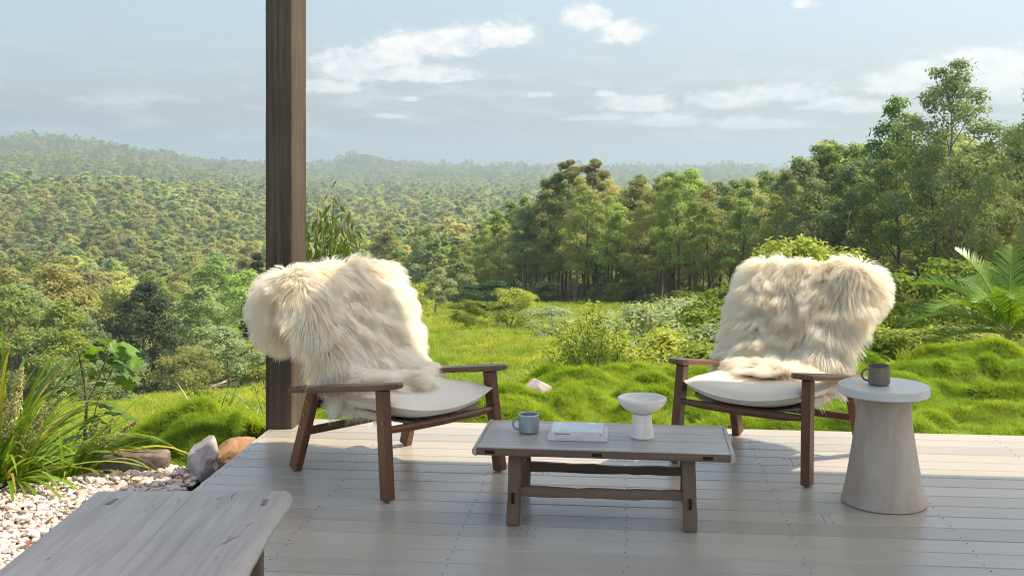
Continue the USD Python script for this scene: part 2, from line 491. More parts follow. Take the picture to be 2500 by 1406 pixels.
def build_land():
    fr = np.linspace(-0.60, 0.60, 420)
    back = np.linspace(0.60, 2 * np.pi - 0.60, 60)[1:-1]
    th = np.r_[fr, back]
    rr = np.r_[[0.05, 2.0, 4.0], np.arange(4.6, 11.0, 0.07), np.geomspace(11.1, 60000, 190)]
    A, R = np.meshgrid(th, rr)
    x, y = R * np.sin(A), R * np.cos(A)
    z = land(x, y)
    V = np.stack([x, y, z], -1).reshape(-1, 3)
    nr, na = A.shape
    i, j = np.meshgrid(np.arange(nr - 1), np.arange(na), indexing='ij')
    j2 = (j + 1) % na
    a, b, c, d = i * na + j, i * na + j2, (i + 1) * na + j2, (i + 1) * na + j
    f = np.concatenate([np.stack([a, c, b], -1).reshape(-1, 3), np.stack([a, d, c], -1).reshape(-1, 3)])
    n = {'g': ('geometry', {}), 'len': ('vector_math', {'math_type': 'length'}),
         'n1': ('noise_texture', {'scale': 0.16, 'detail': 6.0, 'roughness': 0.65}),
         'n2': ('noise_texture', {'scale': 1.7, 'detail': 5.0, 'roughness': 0.7}),
         'n3': ('noise_texture', {'scale': 0.055, 'detail': 7.0, 'roughness': 0.72}),
         'n4': ('noise_texture', {'scale': 0.0016, 'detail': 5.0, 'roughness': 0.6}),
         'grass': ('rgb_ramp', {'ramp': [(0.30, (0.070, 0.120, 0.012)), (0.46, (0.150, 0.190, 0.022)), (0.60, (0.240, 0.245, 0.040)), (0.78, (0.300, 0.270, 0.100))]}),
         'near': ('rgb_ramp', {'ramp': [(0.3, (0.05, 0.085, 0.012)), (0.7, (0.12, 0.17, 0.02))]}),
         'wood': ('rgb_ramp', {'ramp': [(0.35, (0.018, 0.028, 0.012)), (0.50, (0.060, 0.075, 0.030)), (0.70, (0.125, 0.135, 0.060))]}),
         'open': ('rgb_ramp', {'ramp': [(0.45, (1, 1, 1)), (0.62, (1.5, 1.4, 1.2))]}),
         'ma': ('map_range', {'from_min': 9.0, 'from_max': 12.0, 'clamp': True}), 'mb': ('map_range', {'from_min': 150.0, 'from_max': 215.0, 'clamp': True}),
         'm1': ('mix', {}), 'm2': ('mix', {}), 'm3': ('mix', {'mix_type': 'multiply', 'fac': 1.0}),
         'av': ('math', {'math_type': 'multiply_add', 'value2': 0.55}), 'av2': ('math', {'math_type': 'multiply', 'value2': 0.45}),
         'b': ('bump', {'strength': 0.9, 'distance': 7.0}), 'p': ('principled_bsdf', {'roughness': 0.9, 'specular_ior_level': 0.1})}
    l = [('g.position', 'len.vector1')] + [('g.position', k + '.vector') for k in ('n1', 'n2', 'n3', 'n4')]
    l += [('n1.fac', 'av.value1'), ('n2.fac', 'av2.value1'), ('av2.value', 'av.value3'), ('av.value', 'grass.fac'), ('n2.fac', 'near.fac'), ('n3.fac', 'wood.fac'), ('n4.fac', 'open.fac'),
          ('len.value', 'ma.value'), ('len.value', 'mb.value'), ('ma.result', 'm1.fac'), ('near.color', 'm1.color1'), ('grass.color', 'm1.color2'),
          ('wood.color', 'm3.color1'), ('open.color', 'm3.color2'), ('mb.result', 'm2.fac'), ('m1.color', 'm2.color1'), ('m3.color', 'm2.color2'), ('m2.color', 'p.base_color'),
          ('n3.fac', 'b.height'), ('b.normal', 'p.normal')]
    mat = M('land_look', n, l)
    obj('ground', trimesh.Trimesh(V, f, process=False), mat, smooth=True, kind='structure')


build_land()

# haze: one closed box of thin air
haze = M('haze_look', {'v': ('principled_volume', {'color': (0.50, 0.605, 0.66), 'density': 0.00024, 'anisotropy': 0.3})}, [], surface=None, volume='v.volume')
hb = trimesh.creation.box([150000, 150000, 370])
hb.apply_translation([0, 0, 370 / 2 - 110])
obj('haze', hb, haze, kind='stuff')

# ------------------------------------------------------------------ deck, corner post, verandah roof
DY = math.radians(5.8)
BX, BYD = np.array([math.cos(DY), -math.sin(DY), 0.0]), np.array([-math.sin(DY), -math.cos(DY), 0.0])   # along the boards to the right; inwards from the back edge
BACK = np.array([0.185, 6.212, 0.0])
DECK_C = [wood('deck_wood_%d' % k, np.array(c) * 1.0, np.array(c) * q, rough=0.31, spec=0.75, axis=0, grain=42.0, along=0.9, bump=0.12, streak=0.45)
          for k, (c, q) in enumerate([((0.475, 0.415, 0.340), 0.74), ((0.448, 0.395, 0.327), 0.70), ((0.500, 0.435, 0.352), 0.74), ((0.425, 0.380, 0.318), 0.70)])]
JOIST = wood('joist_wood', (0.16, 0.10, 0.07), (0.07, 0.04, 0.03), axis=1)
rg = np.random.default_rng(11)


def deck_left(inward):
    """the deck's left end along a board (distance along BX from BACK) at this distance from the back edge"""
    p0, p1 = np.array([-1.346, 6.089]), np.array([-1.430, 4.965])
    u = (p1 - p0)
    A = np.array([BX[:2], -u]).T
    rhs = p0 - (BACK + BYD * inward)[:2]
    return np.linalg.solve(A, rhs)[0]


deck = UsdGeom.Xform.Define(stage, path_of(None, 'deck'))
deck.AddTranslateOp().Set(Gf.Vec3d(*BACK)); deck.AddRotateZOp().Set(-math.degrees(DY))
deck = tag(deck.GetPrim(), kind='structure')
PITCH, BW, BT = 0.1466, 0.1414, 0.028
screws = []
for k in range(50):
    i0 = k * PITCH
    xl = deck_left(i0 + PITCH / 2) + rg.normal(0, 0.0015)
    xr = 5.6
    joints = [[0.06, 3.06], [], [2.56], [], [1.26, 4.2], []][k % 6]
    xs = [xl] + [j for j in joints if xl + 0.5 < j < xr - 0.3] + [xr]
    for a, b in zip(xs[:-1], xs[1:]):
        m = rbox((b - a - 0.0008, BW, BT), ((a + b) / 2, -(i0 + PITCH / 2), -BT / 2 - 0.0007 * rg.random()), 0.003)
        obj('board', m, DECK_C[rg.integers(4)], deck)
        for e in (a + 0.03, b - 0.03):
            for q in (-0.045, 0.045):
                screws.append((e, -(i0 + PITCH / 2) + q))
    for j in np.arange(-0.85, 5.5, 0.65):
        if min(abs(j - np.array(xs))) > 0.12:
            for q in (-0.045, 0.045):
                screws.append((j + rg.normal(0, 0.004), -(i0 + PITCH / 2) + q + rg.normal(0, 0.003)))
sc = []
for (x, y) in screws:
    c = trimesh.creation.cylinder(0.0036, 0.0016, sections=7); c.apply_translation((x, y, 0.0003)); sc.append(c)
obj('screw', cat(sc), flat('screw_steel', (0.17, 0.155, 0.14), 0.4, 0.5, 0.6), deck, kind='stuff')
for j in np.arange(-1.42, 5.6, 0.65):
    obj('joist', rbox((0.045, 7.2, 0.13), (j, -3.66, -BT - 0.067), 0.002), JOIST, deck)

# rectangular hardwood post standing through the deck's corner
post_c = np.array([-1.2725, 6.235, 0])
pw, pd = 0.1515, 0.272


def build_post():
    n = 26
    zs = np.linspace(-0.22, 3.712, n)
    V, f = [], []
    bev = 0.006
    out = np.array([(-pw / 2 + bev, -pd / 2), (pw / 2 - bev, -pd / 2), (pw / 2, -pd / 2 + bev), (pw / 2, pd / 2 - bev), (pw / 2 - bev, pd / 2), (-pw / 2 + bev, pd / 2), (-pw / 2, pd / 2 - bev), (-pw / 2, -pd / 2 + bev)])
    for z in zs:
        w = 1 + 0.004 * math.sin(z * 9.1) + 0.004 * math.sin(z * 23.0)
        V += [(x * w, y * w, z) for x, y in out]
    m = len(out)
    for k in range(n - 1):
        for i in range(m):
            j = (i + 1) % m
            f += [[k * m + i, k * m + j, (k + 1) * m + j], [k * m + i, (k + 1) * m + j, (k + 1) * m + i]]
    V += [(0, 0, zs[0]), (0, 0, zs[-1])]
    for i in range(m):
        j = (i + 1) % m
        f += [[n * m, j, i], [n * m + 1, (n - 1) * m + i, (n - 1) * m + j]]
    mat = wood('post_wood', (0.150, 0.118, 0.092), (0.030, 0.021, 0.016), rough=0.85, spec=0.15, axis=2, grain=48.0, along=1.5, bump=1.0, streak=0.65)
    mesh = trimesh.Trimesh(V, f, process=False)
    p = thing('timber_post', 'weathered dark brown timber post at the corner of the deck, behind the left armchair', 'post', post_c, -DY)
    obj('shaft', mesh, mat, p)


build_post()


def roof():
    """the verandah roof overhead: boarded soffit, fascia, a second post to the right"""
    r = thing('verandah_roof', 'white boarded verandah roof above the deck, carried on timber posts', 'roof', BACK, -DY)
    white = plain('soffit_paint', (0.80, 0.80, 0.78), 0.6, 0.3, 0.03, 3.0)
    y1, y0 = -0.24, -3.0            # outwards beyond the deck edge, inwards over it
    x0, x1 = 1.07, 5.4
    nb = 7
    w = (y1 - y0) / nb
    for k in range(nb):
        obj('soffit_board', rbox((x1 - x0, w - 0.004, 0.02), ((x0 + x1) / 2, y0 + w * (k + 0.5), 3.725), 0.003), white, r)
    obj('roof_sheet', rbox((x1 - x0 + 0.04, y1 - y0 + 0.04, 0.05), ((x0 + x1) / 2, (y0 + y1) / 2, 3.88), 0.005), flat('roof_metal', (0.30, 0.31, 0.31), 0.5, 0.4), r)
    obj('beam', rbox((x0 + 1.42, 0.075, 0.15), ((x0 - 1.42) / 2 - 0.0, -0.14, 3.79), 0.004), JOIST, r)
    fm = plain('fascia_paint', (0.55, 0.53, 0.50), 0.6, 0.3, 0.04, 3.0)
    obj('fascia', rbox((x1 - x0, 0.03, 0.16), ((x0 + x1) / 2, y1 + 0.018, 3.78), 0.004), fm, r)
    obj('fascia', rbox((0.03, y1 - y0, 0.16), (x0 - 0.018, (y0 + y1) / 2, 3.78), 0.004), fm, r)


roof()

# ------------------------------------------------------------------ armchairs
DARKWOOD = wood('chair_wood', (0.190, 0.078, 0.038), (0.075, 0.029, 0.015), rough=0.38, spec=0.5, axis=2, grain=34.0, along=2.2, bump=0.10, streak=0.6)
ARMWOOD = wood('arm_wood', (0.185, 0.095, 0.056), (0.085, 0.040, 0.023), rough=0.40, spec=0.5, axis=0, grain=30.0, along=2.4, bump=0.10, streak=0.6)
CANVAS = plain('canvas', (0.79, 0.70, 0.575), 0.9, 0.15, 0.05, 5.0, bump=0.25, bscale=420.0, sheen=0.25)
CANVAS2 = plain('canvas_sling', (0.66, 0.58, 0.47), 0.9, 0.15, 0.06, 5.0, bump=0.25, bscale=420.0)
PLUG = flat('dowel_plug', (0.30, 0.16, 0.08), 0.45, 0.4)


def cushion(u0, u1, v, sag, th, z0, z1, puff=1.0, nu=34, nv=40, lip=0.0):
    """a stuffed cushion: two skins meeting at a seam line; sags between its sides"""
    V, f = [], []
    for side in (1, -1):
        for i in range(nu):
            for j in range(nv):
                a, b = i / (nu - 1), j / (nv - 1)
                s, t = 2 * a - 1, 2 * b - 1
                # rounded plan
                ru = (1 - abs(s) ** 5) ; rv = (1 - abs(t) ** 4)
                k = max(ru, 0) ** 0.5 * max(rv, 0) ** 0.55
                front = 1 if s > 0 else 0
                uu = u0 + (u1 - u0) * a + front * lip * (1 - t * t) * s ** 3
                vv = v * t * (1 - 0.03 * s * s)
                zz = z0 + (z1 - z0) * a - sag * (1 - t * t) * (0.55 + 0.45 * a) + side * th / 2 * k * puff
                P = np.array([uu, vv, zz])
                w = meshkit.noise(np.array([[uu * 9, vv * 9, side * 3.0]]), 5)[0] - 0.5
                w2 = meshkit.noise(np.array([[uu * 26 + vv * 9, vv * 15, side * 3.0]]), 8)[0] - 0.5
                P[2] += (side * 0.010 * w + 0.006 * w2 * (0.4 + 0.6 * abs(t))) * k
                V.append(P)
    n = nu * nv
    for i in range(nu - 1):
        for j in range(nv - 1):
            q = [i * nv + j, (i + 1) * nv + j, (i + 1) * nv + j + 1, i * nv + j + 1]
            f += [[q[0], q[1], q[2]], [q[0], q[2], q[3]]]
            f += [[n + q[0], n + q[2], n + q[1]], [n + q[0], n + q[3], n + q[2]]]
    return trimesh.Trimesh(V, f, process=False), np.array(V)[:n].reshape(nu, nv, 3)


def build_chair():
    c = klass('armchair_class')
    H = lambda u: 0.4275 + 0.155 * u                       # underside of the arms falls to the back
    for s in (1, -1):
        # front leg, rear leg (raked), both of rectangular section
        obj('leg', bar((0.345, s * 0.338, 0.006), (0.290, s * 0.322, H(0.290)), 0.043, 0.060, up=(1, 0, 0), bevel=0.005), DARKWOOD, c)
        obj('leg', bar((-0.362, s * 0.338, 0.006), (-0.230, s * 0.322, H(-0.230)), 0.043, 0.060, up=(1, 0, 0), bevel=0.005), DARKWOOD, c)
        # arm: a paddle, straight inside, rounded in front
        pts = []
        inn, out = s * 0.275, s * 0.385
        pl = [(-0.365, out - s * 0.012), (-0.352, out), (0.24, out), (0.30, out - s * 0.004), (0.35, out - s * 0.016), (0.385, out - s * 0.038), (0.398, out - s * 0.066), (0.392, inn + s * 0.018), (0.375, inn), (-0.352, inn + s * 0.012), (-0.365, inn + s * 0.024)]
        for (u, vv) in pl:
            for dz, inset in ((0.0, 0.004), (0.005, 0.0), (0.019, 0.0), (0.025, 0.005)):
                cu, cv = 0.0, s * 0.33
                k = 1 - inset / 0.06
                pts.append((u - math.copysign(inset, u), cv + (vv - cv) * k, H(u) + dz + 0.001))
        obj('armrest', hull(pts), ARMWOOD, c)
        # plugs of the joints on the outer faces of the legs
        for (u, z) in ((0.3215, 0.335), (-0.249, 0.345), (-0.272, 0.28), (-0.294, 0.215)):
            q = trimesh.creation.cylinder(0.0075, 0.004, sections=14)
            q.apply_transform(trimesh.transformations.rotation_matrix(math.pi / 2, (1, 0, 0)))
            q.apply_translation((u, s * (0.3405 + 0.021 - 0.017 * (z / 0.45)), z)); obj('plug', q, PLUG, c)
        # round side rail in its canvas sleeve
        obj('side_rail', tube([(-0.26, s * 0.268, 0.318), (0.24, s * 0.268, 0.330)], 0.0125, 12), DARKWOOD, c)
        obj('sleeve', tube([(-0.235, s * 0.268, 0.3185), (-0.05, s * 0.269, 0.3235), (0.215, s * 0.268, 0.3295)], [0.0175, 0.0185, 0.0185], 14), CANVAS2, c)
        ring = trimesh.creation.torus(0.0185, 0.0018, 18, 6)
        ring.apply_transform(trimesh.transformations.rotation_matrix(math.pi / 2, (0, 1, 0))); ring.apply_translation((0.02, s * 0.268, 0.3255))
        obj('sleeve_ring', ring, CANVAS2, c)
    obj('front_rail', tube([(0.318, -0.32, 0.300), (0.322, -0.2, 0.2955), (0.324, 0.0, 0.294), (0.322, 0.2, 0.2955), (0.318, 0.32, 0.300)], [0.014, 0.019, 0.020, 0.019, 0.014], 14), DARKWOOD, c, smooth=50)
    obj('rear_rail', bar((-0.300, -0.325, 0.192), (-0.300, 0.325, 0.192), 0.026, 0.038, up=(0, 0, 1), bevel=0.006), DARKWOOD, c)
    obj('back_rail', bar((-0.247, -0.315, 0.325), (-0.247, 0.315, 0.325), 0.030, 0.034, up=(0, 0, 1), bevel=0.006), DARKWOOD, c)
    # seat sling between the side rails
    V, f = [], []
    nu, nv = 14, 15
    for lay in (0, -0.003):
        for i in range(nu):
            for j in range(nv):
                a, t = i / (nu - 1), 2 * j / (nv - 1) - 1
                V.append((-0.22 + 0.50 * a + 0.05 * (1 - t * t) * (a > 0.9), 0.27 * t, 0.318 + 0.012 * a - 0.040 * (1 - t * t) + lay))
    n = nu * nv
    for i in range(nu - 1):
        for j in range(nv - 1):
            q = [i * nv + j, (i + 1) * nv + j, (i + 1) * nv + j + 1, i * nv + j + 1]
            f += [[q[0], q[1], q[2]], [q[0], q[2], q[3]], [n + q[0], n + q[2], n + q[1]], [n + q[0], n + q[3], n + q[2]]]
    obj('seat_sling', trimesh.Trimesh(V, f, process=False), CANVAS2, c, smooth=True)
    m, g = cushion(-0.245, 0.335, 0.305, 0.045, 0.100, 0.372, 0.400, lip=0.035)
    st = obj('seat_cushion', m, CANVAS, c, smooth=60)
    edge = np.vstack([g[:, 0], g[-1, 1:], g[::-1, -1][1:]])
    obj('piping', tube(edge[::2], 0.0028, 6), CANVAS, st)
    # reclined back: two stiles, a top rail, canvas, and a thin cushion
    for s in (1, -1):
        obj('back_stile', bar((-0.262, s * 0.262, 0.30), (-0.475, s * 0.262, 0.895), 0.026, 0.040, up=(1, 0, 0), bevel=0.005), DARKWOOD, c)
    obj('top_rail', bar((-0.478, -0.275, 0.888), (-0.478, 0.275, 0.888), 0.030, 0.030, bevel=0.008), DARKWOOD, c)
    bc, g = cushion(-0.30, 0.30, 0.285, 0.012, 0.075, 0, 0, nu=26, nv=26)
    ang = math.atan2(0.595, -0.213)
    R = np.array([[math.cos(ang), 0, math.sin(ang)], [0, 1, 0], [math.sin(ang), 0, -math.cos(ang)]])
    bc.vertices = bc.vertices @ R.T + np.array([-0.333, 0, 0.605])
    bc.invert()
    obj('back_cushion', bc, CANVAS, c, smooth=60)
    bs = rbox((0.60, 0.56, 0.004)); bs.vertices = bs.vertices @ R.T + np.array([-0.374, 0, 0.600])
    obj('back_sling', bs, CANVAS2, c)
    return c


chair_class = build_chair()
CH1, CH1A = np.array([-0.540, 5.262, 0.0]), math.radians(-45.3)
CH2, CH2A = np.array([1.272, 5.483, 0.0]), math.radians(-127.0)
copy_of(chair_class, 'armchair', 'low dark timber armchair with canvas cushion turned right, beside the corner post', 'armchair', CH1, CH1A, 'dark timber armchairs draped with sheepskins')
copy_of(chair_class, 'armchair', 'low dark timber armchair with canvas cushion turned left, behind the concrete stool', 'armchair', CH2, CH2A, 'dark timber armchairs draped with sheepskins')

# ------------------------------------------------------------------ coffee table
TABLE_TOP = wood('table_top_wood', (0.54, 0.50, 0.45), (0.27, 0.235, 0.20), rough=0.40, spec=0.45, axis=0, grain=38.0, along=1.6, bump=0.35, streak=0.55)
TABLE_LEG = wood('table_leg_wood', (0.225, 0.145, 0.090), (0.080, 0.048, 0.030), rough=0.6, spec=0.35, axis=2, grain=34.0, along=2.0, bump=0.35, streak=0.55)
TABLE_RAIL = wood('table_rail_wood', (0.225, 0.142, 0.088), (0.085, 0.052, 0.034), rough=0.6, spec=0.35, axis=0, grain=34.0, along=2.0, bump=0.35, streak=0.55)
TENON = plain('tenon_wood', (0.022, 0.015, 0.012), 0.7, 0.2)


def worn_bar(p0, p1, w, t, up, seed, amp=0.003, n=9):
    """a hand-hewn rail: its section wanders a little along its length"""
    p0, p1 = np.asarray(p0, float), np.asarray(p1, float)
    d, s, u = frame_from(p1 - p0, up)
    g = np.random.default_rng(seed)
    V, f = [], []
    b = 0.16
    sec = [(-1 + b, -1), (1 - b, -1), (1, -1 + b), (1, 1 - b), (1 - b, 1), (-1 + b, 1), (-1, 1 - b), (-1, -1 + b)]
    wob = np.cumsum(g.normal(0, amp * 0.5, (n, 4)), 0); wob -= np.linspace(0, 1, n)[:, None] * wob[-1]
    for k in range(n):
        c = p0 + (p1 - p0) * k / (n - 1)
        for a, e in sec:
            V.append(c + s * (a * (w / 2 + wob[k, 0]) + wob[k, 2]) + u * (e * (t / 2 + wob[k, 1]) + wob[k, 3]))
    for k in range(n - 1):
        for i in range(8):
            j = (i + 1) % 8
            f += [[k * 8 + i, (k + 1) * 8 + j, k * 8 + j], [k * 8 + i, (k + 1) * 8 + i, (k + 1) * 8 + j]]
    V += [p0, p1]
    for i in range(8):
        j = (i + 1) % 8
        f += [[n * 8, i, j], [n * 8 + 1, (n - 1) * 8 + j, (n - 1) * 8 + i]]
    m = trimesh.Trimesh(V, f, process=False)
    m.fix_normals()
    return m


TBL_A = math.atan2(4.357 - 4.478, 0.879 + 0.160)
TBL = np.array([-0.160, 4.478, 0.0])
tL, tW, tH = 1.046, 0.484, 0.314


def table_top(t, L, W, H, th, planks, seed, tone=TABLE_TOP, rail=TABLE_RAIL):
    g = np.random.default_rng(seed)
    y = 0.042
    w = (W - 0.084) / planks
    obj('edge_rail', worn_bar((0.016, 0.021, H - th / 2), (L - 0.016, 0.021, H - th / 2), 0.041, th, (0, 0, 1), seed, 0.0012), tone, t, label='front edge rail of the table top, browner on its face')
    obj('edge_rail', worn_bar((0.016, W - 0.021, H - th / 2), (L - 0.016, W - 0.021, H - th / 2), 0.041, th, (0, 0, 1), seed + 1, 0.0012), tone, t)
    for k in range(planks):
        obj('plank', rbox((L - 0.034, w - 0.0014, 0.020), (L / 2, y + w * (k + 0.5), H - 0.010 - 0.0012 * g.random()), 0.0015), tone, t)
    for x, s in ((0.0, 1), (L, -1)):
        pts = [(x + s * 0.0155, yy, zz) for yy in (-0.004, W + 0.004) for zz in (H - th - 0.004, H + 0.0015)]
        pts += [(x + s * 0.003, yy, zz) for yy in (-0.004, W + 0.004) for zz in (H - th + 0.002, H - 0.003)]
        pts += [(x - s * 0.002, yy, zz) for yy in (-0.001, W + 0.001) for zz in (H - th + 0.009, H - 0.010)]
        obj('end_strip', hull(pts), tone, t)


def coffee_table():
    t = thing('coffee_table', 'low rustic wooden coffee table with mortised edge carrying mug, books and bowl', 'coffee table', TBL, TBL_A)
    table_top(t, tL, tW, tH, 0.033, 3, 21)
    # the front face of the table is darker, unbleached timber
    obj('apron', rbox((tL - 0.036, 0.004, 0.029), (tL / 2, -0.0025, tH - 0.0175), 0.001), TABLE_RAIL, t, label='brown front face of the table top')
    for x in (0.072, tL / 2 - 0.02, tL - 0.105):
        obj('tenon', rbox((0.040, 0.003, 0.0125), (x, -0.0053, tH - 0.0175), 0.0008), TENON, t, label='dark tenon end set in the front edge')
    xl, xr = 0.168, 0.868
    for (x, sx) in ((xl, 1), (xr, -1)):
        for (yy, sy) in ((0.032, 1), (tW - 0.060, -1)):
            a = np.array([x - sx * 0.005, yy - sy * 0.012, 0.004]); b = np.array([x + sx * 0.002, yy + sy * 0.020, tH - 0.034])
            lg = obj('leg', worn_bar(a, b, 0.054, 0.048, (0, 1, 0), int(900 + x * 50 + yy * 31), 0.0016), TABLE_LEG, t)
    for yy, zz in ((0.036, 0.134), (tW - 0.064, 0.128)):
        obj('stretcher', worn_bar((xl + 0.020, yy, zz), (xr - 0.020, yy, zz), 0.026, 0.036, (0, 0, 1), int(77 + yy * 100), 0.0030, 15), TABLE_RAIL, t)
    for x in (xl, xr):
        obj('side_stretcher', worn_bar((x, 0.055, 0.176), (x, tW - 0.082, 0.176), 0.024, 0.034, (0, 0, 1), int(50 + x * 10), 0.0018), TABLE_RAIL, t)
    for x in (xl - 0.003, xr + 0.003):
        obj('tenon', rbox((0.013, 0.004, 0.044), (x, 0.032 - 0.0352, 0.112), 0.0008), TENON, t, label='dark tenon end in the face of a front leg')


coffee_table()


def on_table(px, py):
    return at(px, py, tH)


def mug(name, label, loc, r, h, mat, rim, yaw, hr=0.024):
    t = thing(name, label, 'mug', loc, yaw)
    pr = [(0.0, 0.0), (r * 0.80, 0.0), (r * 0.93, 0.004), (r, 0.014), (r * 1.0, h * 0.5), (r * 0.985, h - 0.003), (r * 0.955, h), (r * 0.92, h - 0.002), (r * 0.91, h * 0.5), (r * 0.88, 0.012), (r * 0.7, 0.006), (0, 0.006)]
    p = np.array(pr)
    obj('cup', lathe(p, 44), mat, t, smooth=45)
    a = np.linspace(-0.50 * math.pi, 0.50 * math.pi, 15)
    pts = np.stack([r * 0.96 + hr * 1.15 * np.cos(a), 0 * a, h * 0.50 + h * 0.30 * np.sin(a)], -1)
    pts = np.vstack([[r * 0.90, 0, pts[0, 2] + 0.001], pts, [r * 0.90, 0, pts[-1, 2] - 0.001]])
    obj('handle', tube(pts, 0.0048, 10), mat, t, smooth=True)
    obj('rim', lathe([(r * 0.985 + 0.0006, h - 0.004), (r * 0.968, h + 0.0008), (r * 0.93, h + 0.0002), (r * 0.918, h - 0.0035)], 44), rim, t, smooth=True)
    return t


CELADON = plain('celadon_glaze', (0.30, 0.36, 0.33), 0.22, 0.5, 0.14, 14.0, dark=(0.20, 0.235, 0.225))
CEL_RIM = flat('celadon_rim', (0.50, 0.54, 0.51), 0.3, 0.5)
mc = on_table(1291, 1055)
mug('mug', 'pale grey-green glazed mug on the coffee table beside the books', mc, 0.0445, 0.079, CELADON, CEL_RIM, math.radians(196))


def book(name, label, x0, x1, z0, th, depth, back, cover, spine, pages):
    """lies flat, spine towards the seats in front: x0, x1 along the table"""
    p0, p1 = np.array(x0), np.array(x1)
    L = np.linalg.norm(p1 - p0)
    a = math.atan2(p1[1] - p0[1], p1[0] - p0[0])
    t = thing(name, label, 'book', (p0[0], p0[1], z0), a)
    b = 0.0022
    obj('cover', rbox((L, depth, b), (L / 2, depth / 2, th - b / 2), 0.0006), cover, t)
    obj('back_cover', rbox((L, depth, b), (L / 2, depth / 2, b / 2), 0.0006), cover, t)
    obj('spine', rbox((L, b, th - 0.0002), (L / 2, -b / 2 + 0.0002, th / 2), 0.0008), spine, t)
    obj('pages', rbox((L - 0.008, depth - 0.006, th - 2 * b - 0.0002), (L / 2, depth / 2 - 0.001, th / 2), 0.0004), pages, t)
    return t, L


PAGE = flat('paper_pages', (0.72, 0.70, 0.66), 0.9, 0.1)


def lettering(name, text, h, parent, x, z, mat, bold=False, y=-0.0021, width=None):
    m = meshkit.text_mesh(text, h, 0.0006, bold)
    if width:
        m.apply_scale((width / (m.bounds[1][0] - m.bounds[0][0]), 1, 1))
    m.apply_transform(trimesh.transformations.rotation_matrix(math.pi / 2, (1, 0, 0)))
    m.apply_translation((x, y, z))
    return obj(name, m, mat, parent)


b0, b1 = on_table(1337.7, 1074.3), on_table(1483, 1078)
lower, L = book('book', 'pale pinkish book lying under the other on the coffee table', b0, b1, tH, 0.0180, 0.185, 0, plain('cover_pink', (0.62, 0.56, 0.55), 0.35, 0.4, 0.03), flat('spine_pink', (0.66, 0.58, 0.56), 0.5, 0.3), PAGE)
lettering('title', 'GLAM CHIC', 0.0075, lower, L * 0.185, 0.0052, flat('faint_print', (0.50, 0.46, 0.47), 0.6, 0.2), width=L * 0.43)
lettering('publisher_mark', '+', 0.006, lower, L * 0.945, 0.006, flat('faint_print', (0.5, 0.46, 0.47)))
dirv = (b1 - b0) / np.linalg.norm(b1 - b0); inw = np.array([-dirv[1], dirv[0], 0])
u0 = b0 + dirv * 0.012 + inw * 0.003
u1 = u0 + dirv * 0.2165
upper, L = book('book', 'white book with dark spine title lying on top of the pinkish book', u0, u1, tH + 0.0180, 0.0195, 0.170, 0,
                plain('cover_pale_blue', (0.56, 0.61, 0.63), 0.22, 0.5, 0.10, 9.0), flat('spine_white', (0.66, 0.62, 0.58), 0.5, 0.3), PAGE)
ink = flat('brown_ink', (0.06, 0.045, 0.04), 0.6, 0.2)
lettering('title', 'Nature Style', 0.0054, upper, L * 0.065, 0.0066, ink, True, width=L * 0.295)
lettering('author', 'ALANA LANGAN & JACQUI VIDAL', 0.0020, upper, L * 0.58, 0.0080, flat('grey_ink', (0.25, 0.22, 0.2)), width=L * 0.26)
ring = trimesh.creation.annulus(0.0030, 0.0039, 0.0006, sections=20)
ring.apply_transform(trimesh.transformations.rotation_matrix(math.pi / 2, (1, 0, 0))); ring.apply_translation((L * 0.948, -0.0024, 0.0094))
dot = rbox((0.0011, 0.0006, 0.0045), (L * 0.948, -0.0024, 0.0094), 0.0001)
dot.apply_transform(trimesh.transformations.rotation_matrix(0.5, (0, 1, 0), (L * 0.948, 0, 0.0094)))
obj('publisher_mark', cat([ring, dot]), ink, upper)
for (x, y, w, d) in ((0.030, 0.135, 0.012, 0.05), (0.165, 0.150, 0.03, 0.022)):
    obj('cover_print', rbox((w, d, 0.0005), (x, y, 0.0195 + 0.0003), 0.0001), flat('white_print', (0.78, 0.79, 0.78), 0.3, 0.5), upper)

# pedestal bowl
BOWLW = plain('chalky_wood', (0.83, 0.765, 0.68), 0.7, 0.25, 0.06, 10.0, bump=0.25, bscale=90.0, stretch=(1, 1, 4))
bc = np.array([(1567.5 - CX) / FPX * 4.637, 4.637, tH])
bowl = thing('pedestal_bowl', 'pale footed bowl with wide dish on tapering stem, on the coffee table', 'bowl', bc)
pr = [(0, 0), (0.048, 0), (0.0505, 0.003), (0.0495, 0.012), (0.0455, 0.040), (0.0415, 0.070), (0.0385, 0.100)]
obj('stem', lathe(pr, 48), BOWLW, bowl, smooth=45)
dish = [(0, 0.1002), (0.030, 0.1002), (0.045, 0.1045), (0.066, 0.115), (0.086, 0.131), (0.099, 0.150), (0.1025, 0.160), (0.1015, 0.1655), (0.0975, 0.1680), (0.0900, 0.1675), (0.0845, 0.1620), (0.076, 0.148), (0.060, 0.134), (0.035, 0.126), (0, 0.124)]
obj('dish', lathe(smooth_profile(dish), 56), BOWLW, bowl, smooth=50)

